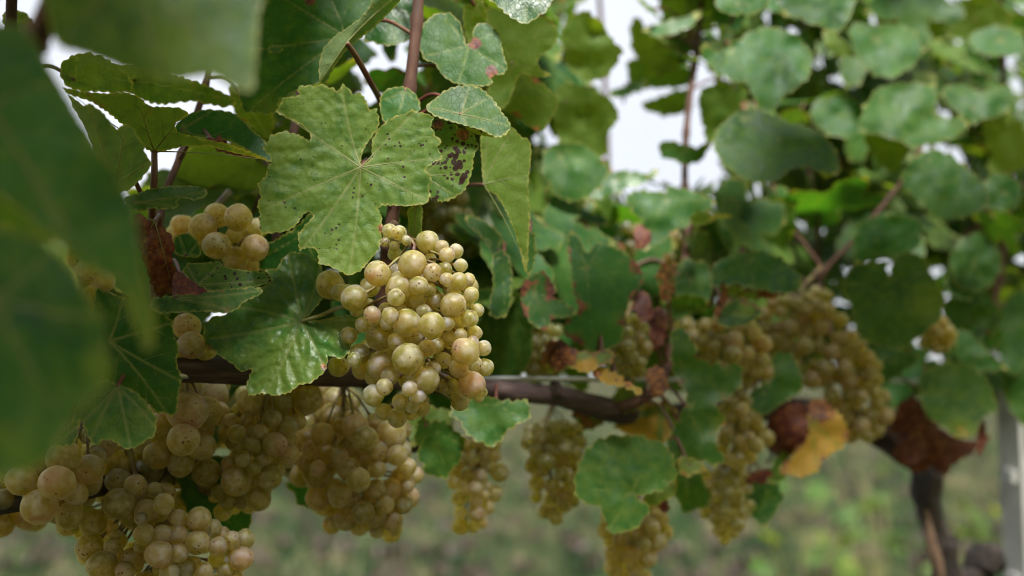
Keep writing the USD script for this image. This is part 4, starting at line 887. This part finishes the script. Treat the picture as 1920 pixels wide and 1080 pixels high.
# ------------------------------------------------------------------ grape bunches
def grape_mesh(c, r, sub, rnd):
    m = trimesh.creation.icosphere(sub, 1.0)
    v = np.array(m.vertices)
    k = meshkit.noise(v * 1.3 + rnd.uniform(0, 50), 4) - .5
    v = v * (1 + .11 * k)[:, None]
    ax = np.array([rnd.gauss(0, 1), rnd.gauss(0, 1), rnd.gauss(0, 1)]); ax /= np.linalg.norm(ax)
    v += np.outer(v @ ax, ax) * rnd.uniform(-.04, .07)
    return c + v * r, np.array(m.faces)

def bunch(label, grapes, d, *, bulge=22., layers=True, mat_="grape", sub=3, seed=0, stem=None, group=None, back=0, fill=0, peduncle=None):
    """grapes: (x, y, r[, extra depth mm]) in pixels, nearest where the bunch bulges; back: further berries behind them."""
    rnd = random.Random(seed)
    t = thing("grape_bunch", label, "grape bunch", group)
    g = np.array([(q[0], q[1], q[2], q[3] if len(q) > 3 else 0.0) for q in grapes], float)
    if fill:
        hull = shapely.concave_hull(shapely.union_all([Point(a, b).buffer(c * .9) for a, b, c in g[:, :3]]), .25).buffer(-4)
        x0, y0, x1, y1 = hull.bounds
        added = []
        for _ in range(fill * 60):
            x, y, q = rnd.uniform(x0, x1), rnd.uniform(y0, y1), rnd.uniform(.8, 1.12) * np.median(g[:, 2])
            if len(added) < fill and shapely.contains_xy(hull, x, y) and (np.hypot(g[:, 0] - x, g[:, 1] - y) > .62 * g[:, 2]).all() and all(math.hypot(x - a, y - b) > .8 * (q + c) for a, b, c, _ in added):
                added.append((x, y, q, 7.0))
        if added:
            g = np.vstack([g, added])
    s = MMPX * d
    c0 = np.array([np.median(g[:, 0]), np.median(g[:, 1])])
    hw = np.array([np.ptp(g[:, 0]) / 2 + 20, np.ptp(g[:, 1]) / 2 + 20])
    e = ((g[:, :2] - c0) / hw)
    z = bulge * np.clip((e ** 2).sum(1), 0, 1.6) + g[:, 3] - (g[:, 2] - np.median(g[:, 2])) * s * .4
    z = z + np.array([rnd.uniform(-1.5, 1.5) for _ in z])
    if back:
        ex = []
        for _ in range(back):
            k = rnd.randrange(len(g)); a = rnd.uniform(0, 6.28)
            bx, by = g[k, 0] + rnd.gauss(0, 9), g[k, 1] + rnd.gauss(0, 9)
            bx, by = c0 + (np.array([bx, by]) - c0) * .82
            ex.append((bx, by, rnd.uniform(.75, 1.05) * np.median(g[:, 2]), bulge + rnd.uniform(8, 26)))
        ex = np.array(ex)
        z = np.concatenate([z, ex[:, 3]])
        g = np.vstack([g, ex])
    # push overlapping berries apart along the line of sight
    xy = (g[:, :2]) * s
    r = g[:, 2] * s
    for _ in range(60):
        for a in range(len(g)):
            dx = np.hypot(*(xy - xy[a]).T)
            need = (r + r[a]) * .93
            m = (dx < need); m[a] = False
            for b in np.nonzero(m)[0]:
                h = math.sqrt(max(need[b] ** 2 - dx[b] ** 2, 0)); gap = z[b] - z[a]
                if abs(gap) < h:
                    sh = (h - abs(gap)) * .25 * (1 if gap >= 0 else -1)
                    z[b] += sh; z[a] -= sh
    dd = d + (z - z.mean()) / 1000 / FOCUS
    C = at(g[:, 0], g[:, 1], dd)
    rad = g[:, 2] * MMPX * dd / 1000
    top = C[np.argsort(-C[:, 2])[:max(3, len(C) // 10)]].mean(0)
    low = C[np.argsort(C[:, 2])[:max(3, len(C) // 8)]].mean(0)
    ped = np.array(peduncle) if peduncle is not None else top + np.array([0, .012, .035])
    ax_p = catmull([ped, top + FWD * .006, (top + low) / 2 + FWD * .008, low + FWD * .004], 8)
    tree = cKDTree(ax_p)
    tubes = [tube(ax_p, np.linspace(.0021, .0009, len(ax_p)), 7)]
    for k, (c, rr) in enumerate(zip(C, rad)):
        gp = obj("grape", grape_mesh(c, rr, sub, rnd), mat_, t)
        q = c + np.array([0, 0, .008])
        _, kk = tree.query(q)
        e_ = ax_p[kk]
        v = e_ - c
        L = np.linalg.norm(v)
        if rr * 1.05 < L < .032:
            u = v / L
            a_ = c + u * rr * .97
            mid = (a_ + e_) / 2 + np.array([0, 0, .08 * L])
            tubes.append(tube(catmull([a_, mid, e_], 4), [.0011] + [.0006] * 7 + [.0009], 5))
        if sub >= 3 and rnd.random() < .3:      # the dark scar where the flower sat
            u = -(v / max(L, 1e-6)) + np.array([rnd.gauss(0, .4), rnd.gauss(0, .4) - .5, rnd.gauss(0, .4)]); u /= np.linalg.norm(u)
            m = trimesh.creation.icosphere(1, 1.0)
            pv_ = np.array(m.vertices); pv_ = pv_ - np.outer(pv_ @ u, u) * .6
            obj("scar", (c + u * rr * .985 + pv_ * rr * .055, np.array(m.faces)), "pit", gp)
    obj("stem", join(tubes), "rachis", t)
    return t

HB = [(619,534,27,6),(664,559,25,8),(708,513,24.5,-4),(693,538,19.5,10),(730,433,14),(748,437,14),(762,451,9.5),(731,452,10,4),(739,462,10,4),(722,454,9,4),(802,454,22,6),(773,495,26),(744,507,13,10),(811,511,18),(748,543,25.5,2),(742,558,17,-8),(785,536,18),(804,543,14,3),
 (698,590,16.5,-2),(731.5,592,16.5,-6),(752,582,14.5,0),(762,605,26,0),(780,564,17,8),(798,571,14,8),(794,584,14,0),(809,611,25.5,-8),(838,607,14,-2),(712,631,27,8),(829,463,13,3),(838,479,15),(855,471,14),(864,498,13),(835,503,12),(837,524,13),(860,528,17),(878,524,13,4),(839,542,10,6),(850,573,24),(884,553,15),(875,565,14,4),(895,582,13,5),(881,597,16),(860,604,14,5),(864,627,12),(890,624,14),(807,485,11,10),
 (742.6,640.5,16.5,-2),(766,673,30,-6),(801,653,17,0),(820,648,14,2),(798,714,26,-6),(813,692,14,0),(731,706,17,4),(721,726,16,-6),(700,741,21,2),(768,729,15,-10),(752,754,16.5,-10),(785.5,744,13.5,-11),(773,764,12,-9),(791,766,16,-6),(719,772,17,2),(745,784,18,0),(713,687,25,10),(675,664,20,14),(678,693,19,16),(778,631,16,8),(635,687,20,18),(702,707,18,12),
 (873,659,25.5,-2),(907,653,15,4),(889,682,15,2),(909,689,17,4),(884,721,25,2),(860,691,18,4),(841,722,18,10),(831,676,16,8),(864,742,19,10),(843,638,16,6),(885,643,14,-2),(898,745,10,10),(904,735,10,10),(823,560,12,10),(655,610,18,20),(690,655,18,16),(756,521,13,12),(725,660,14,12)]
bunch("sunlit golden grape bunch in sharp focus, speckled and pink blushed, below the large pale leaf", HB, 1.0, seed=1, back=34, fill=24, bulge=16, sub=3, peduncle=[*at(737, 420, 1.08)])
B1 = [(622,780,24,2),(618,723,24,6),(596,891,25),(567,891,23,4),(596,934,23),(596,878,15,-4),(637,928,23,-4),(654,880,22),(672,900,23,-5),(685,824,25,-2),(667,802,26,2),(707,847,20),(733,817,29),(744,854,20),(707,880,17),(763,876,18),(733,917,20),(763,910,15),(778,891,17,3),(722,947,17),(756,945,19),(735,976,21),(681,960,21),(704,969,20),(648,973,22),(622,984,18),(659,939,18),(705,917,18),(707,995,14),(741,991,14),(618,858,18,3),(585,843,18,3),(637,858,18),(704,791,17,3),(604,815,22),(572,823,23,-2),(648,838,18,4),(640,800,18,6),(690,865,16,3)]
bunch("dim round bunch directly below the sunlit one, slightly soft", B1, 1.2, seed=2, back=22, fill=30, peduncle=[*at(650, 712, 1.16)])
B2 = [(576,747,30,-8),(526,754,24),(470,754,27),(443,902,28,-6),(506,895,23),(485,936,23),(456,861,15,-4),(476,876,14,-4),(494,861,14),(428,943,16,-4),(417,960,17,-4),(452,941,14),(411,924,15),(433,791,16),(444,813,17),(426,817,17,4),(474,834,14),(489,808,14),(511,786,18),(539,800,19),(559,791,16),(515,832,23),(540,850,20,3),(455,835,15,6),(466,790,16,5),(430,870,16,5)]
bunch("shaded greenish bunch below the wet leaf, left of the dim round bunch", B2, 1.13, seed=3, back=14, fill=30, peduncle=[*at(505, 712, 1.1)])
B3 = [(222,873,28),(222,902,24,-3),(254,910,21,-4),(222,945,29,-6),(307,945,20,-3),(333,971,16),(274,958,22),(289,920,16,3),(174,980,25,2),(168,1026,26,-2),(192,1061,29,-4),(264,973,12,-4),(270,1002,20,-4),(304,1002,18),(298,1039,26,-5),(333,1002,18),(335,1037,19),(370,1017,22,-3),(373,973,23,2),(344,1065,22,-2),(381,1072,18),(218,1002,10),(211,1024,16),(235,1070,18),(318,1075,20),(409,1024,18),(435,1013,18),(459,1011,18),(452,1047,23,-3),(422,1069,15),(262,1024,12,2),(250,1060,18,5),(400,990,16,6),(270,1095,22),(360,1110,22),(210,1100,24),(440,1090,20),(310,1120,22),(250,1140,22)]
bunch("long bunch at the bottom left with its reddish stem showing", B3, 1.07, seed=4, back=22, fill=30, peduncle=[*at(240, 840, 1.08)])
B4 = [(120,858,31),(107,906,33,-4),(167,880,28),(0,983,25,-6),(6,937,20),(74,950,33,-5),(72,920,28,2),(130,967,25,0),(141,926,23,-2),(193,838,22,4),(40,900,28,3),(20,880,26,5),(60,860,28,6),(-20,930,26,2)]
bunch("dark bunch below the blurred lens-side leaf at the left edge", B4, 1.03, seed=5, back=10, fill=14, peduncle=[*at(80, 700, .99)])
B5 = [(296,854,27),(338,872,23),(344,824,30,-2),(378,837,26),(352,772,38,-3),(385,772,30),(300,802,30),(270,840,24,5),(330,740,28,4),(400,740,28,6),(390,905,24,10)]
bunch("dark bunch under the blackened wood between wet leaf and veined dark leaf", B5, 1.12, seed=6, back=8, fill=10, peduncle=[*at(350, 705, 1.08)])
B6 = [(341,424,22),(380,426,26),(407,404,24,2),(447,408,26,-2),(406,461,26,-3),(441,486,24),(478,465,25,-2),(483,428,20,4),(437,441,15,5),(360,455,22,6),(330,440,20,6),(470,495,20,5)]
bunch("pale bunch at the upper left above the speckled flat leaf", B6, 1.12, seed=7, back=6, peduncle=[*at(430, 360, 1.2)])
B7 = [(350,613,26,-2),(359,647,26,3),(385,655,22,5),(330,660,22,6),(300,640,22,8)]
bunch("few grapes peeping out above the blackened wood", B7, 1.05, seed=8, peduncle=[*at(345, 570, 1.08)])
B8 = [(103,458,18),(137,463,23),(167,503,22),(193,527,22),(150,520,22,4),(120,495,22,4),(200,570,22,3),(170,555,22,4)]
bunch("dark grapes half hidden between the two long blurred leaves", B8, .98, seed=9, peduncle=[*at(130, 420, 1.0)])

def scatter(poly, r, seed, n=2000, mind=1.35):
    rnd = random.Random(seed)
    p = Polygon(poly); x0, y0, x1, y1 = p.bounds
    out = []
    for _ in range(n):
        x, y, q = rnd.uniform(x0, x1), rnd.uniform(y0, y1), r * rnd.uniform(.72, 1.12)
        if p.contains(Point(x, y)) and all(math.hypot(x - a, y - b) > (q + c) * .5 * mind for a, b, c in out):
            out.append((x, y, q))
    return out
FARB = [
 ("small green bunch with bright glints under the broad leaf's dry margin", [(1150,600),(1200,590),(1212,640),(1205,700),(1175,715),(1140,690)], 14, 1.42, "grape_green", (1185, 570)),
 ("golden bunch below the small dark-rimmed leaf", [(1285,610),(1340,595),(1420,605),(1440,660),(1435,705),(1390,720),(1320,690)], 17, 1.52, "grape", (1370, 560)),
 ("long bunch under the right-hand leaves, biggest of the blurred bunches", [(1425,600),(1460,555),(1545,540),(1580,600),(1640,670),(1668,790),(1640,820),(1590,815),(1550,740),(1490,690),(1430,650)], 17, 1.66, "grape", (1540, 500)),
 ("narrow bunch beside the yellow-patched leaf", [(1355,745),(1395,735),(1425,790),(1440,820),(1420,850),(1385,872),(1350,860)], 15, 1.52, "grape", (1390, 715)),
 ("greenish bunch hanging low under the dry purple leaf", [(1320,880),(1400,880),(1408,940),(1390,985),(1360,1015),(1330,985),(1312,940)], 14, 1.54, "grape_green", (1370, 850)),
 ("bunch cut by the bottom edge under the rounded green leaf", [(1130,965),(1240,960),(1250,1010),(1220,1070),(1190,1110),(1150,1070)], 18, 1.4, "grape", (1190, 900)),
 ("narrow dark bunch hanging over the grass", [(850,820),(930,830),(940,900),(915,960),(890,1005),(860,985),(842,900)], 16, 1.36, "grape", (890, 760)),
 ("dark bunch under the cane's thick end", [(990,800),(1085,800),(1092,880),(1070,960),(1035,975),(1000,930)], 17, 1.42, "grape_green", (1040, 750)),
 ("little bunch right of the large dull green leaf", [(1730,600),(1770,590),(1788,630),(1765,660),(1735,650)], 14, 1.78, "grape", (1750, 570)),
 ("dark blurred grapes high behind the sunlit bunch", [(785,380),(860,370),(890,430),(880,480),(820,470),(795,430)], 20, 1.48, "grape_green", (830, 340)),
 ("deep shaded bunch above the wire behind the brown leaf", [(955,600),(1040,610),(1060,660),(1040,700),(960,690)], 17, 1.5, "grape_green", (1000, 570)),
 ("blurred bunch behind the orange upright leaf", [(1165,420),(1230,430),(1330,450),(1330,520),(1270,540),(1200,520)], 18, 1.68, "grape_green", (1250, 400)),
]
FARB += [
 ("deep shaded grapes behind the greenish bunch below the wet leaf", [(400,735),(560,725),(660,740),(670,850),(600,880),(480,880),(400,830)], 24, 1.3, "grape_green", (520, 690)),
 ("deep shaded grapes behind the long bunch at the bottom left", [(-40,820),(120,800),(330,830),(420,880),(400,960),(200,1000),(-20,960)], 26, 1.17, "grape_green", (200, 760)),
]
for k, (lab, poly, r, d, m, pd) in enumerate(FARB):
    bunch(lab, scatter(poly, r, 50 + k), d, seed=60 + k, mat_=m, sub=2, back=14, bulge=14, peduncle=[*at(pd[0], pd[1], d + .08)])

# ------------------------------------------------------------------ beyond: low leafy weeds, fallen leaves
def weed(px, py, d, n, h, label, seed):
    rnd = random.Random(seed)
    c = at(px, py, d); c[2] = ground_z(c[0], c[1])
    t = thing("leafy_plant", label, "plant", "low leafy plants beyond the row")
    st = []
    for k in range(4):
        e = c + np.array([rnd.uniform(-.2, .2), rnd.uniform(-.2, .2), h * rnd.uniform(.7, 1)])
        st.append(catmull([c, (c + e) / 2 + np.array([rnd.gauss(0, .04), 0, .04]), e], 6))
    obj("stem", join([tube(s, np.linspace(.006, .003, len(s)), 6) for s in st]), "green_stem", t)
    pts = np.vstack(st)
    for k in range(n):
        b = pts[rnd.randrange(4, len(pts))] + np.array([rnd.gauss(0, .08), rnd.gauss(0, .08), rnd.gauss(0, .05)])
        b[2] = max(b[2], c[2] + .05)
        free_leaf(t, b, rnd.uniform(50, 85), np.array([rnd.gauss(0, .5), -.2 + rnd.gauss(0, .4), .9]), np.array([rnd.gauss(0, 1), rnd.gauss(0, 1), -.5]), seed * 100 + k, step=16, yellow=rnd.uniform(.1, .45), spots=0, edge=0,
                  petiole=np.array([b * .5 + pts[cKDTree(pts).query(b)[1]] * .5 + [0, 0, .01], pts[cKDTree(pts).query(b)[1]]]))
weed(1500, 900, 8.6, 15, .62, "yellow-green leafy plant beyond the deep yellow leaf", 71)
weed(1640, 890, 9.4, 13, .60, "yellow-green leafy plant standing left of the trunk", 72)
weed(1830, 890, 9.6, 12, .55, "leafy plant seen between the trunk and the post", 73)
weed(1560, 960, 7.2, 9, .30, "low leafy plant nearest below the deep yellow leaf", 74)

fl = []
rnd = random.Random(99)
for k in range(650):
    y = 3.2 + rnd.random() ** 1.2 * 8; x = rnd.uniform(-.55, .6) * y
    o = TEMPL[k % 10][0] * rnd.uniform(.04, .075)
    a = rnd.uniform(0, 6.28)
    q = np.stack([o[:, 0] * math.cos(a) - o[:, 1] * math.sin(a), o[:, 0] * math.sin(a) + o[:, 1] * math.cos(a)], 1)[::4]
    z = float(ground_z(np.array(x), np.array(y))) + .05 + .07 * np.array([rnd.random() for _ in q])
    v = np.vstack([[x, y, z.mean() + .008], np.stack([q[:, 0] + x, q[:, 1] + y, z], 1)])
    n = len(q)
    fl.append((v, np.array([[0, 1 + i, 1 + (i + 1) % n] for i in range(n)])))
mat("fallen", {"g": ("geometry", {}), "r": ("rgb_ramp", {"ramp": [(0.0, (0.03, 0.014, 0.008)), (0.3, (0.12, 0.05, 0.025)), (0.55, (0.26, 0.13, 0.07)), (0.75, (0.24, 0.22, 0.05)), (1.0, (0.36, 0.31, 0.27))]}), "p": ("principled_bsdf", {"roughness": 0.6})},
    [("g.random_per_island", "r.fac"), ("r.color", "p.base_color")], "p.BSDF")
tag(obj("fallen_leaves", join(fl), "fallen"), "brown and yellow fallen leaves scattered over the grass", "leaves", kind="stuff")
print("leaf triangles", TOTAL[0])

for v_ in (vine0, vine, vine2, vine3):
    print(v_.GetName(), "leaves", sum(c.GetName().startswith("leaf") for c in v_.GetChildren()))
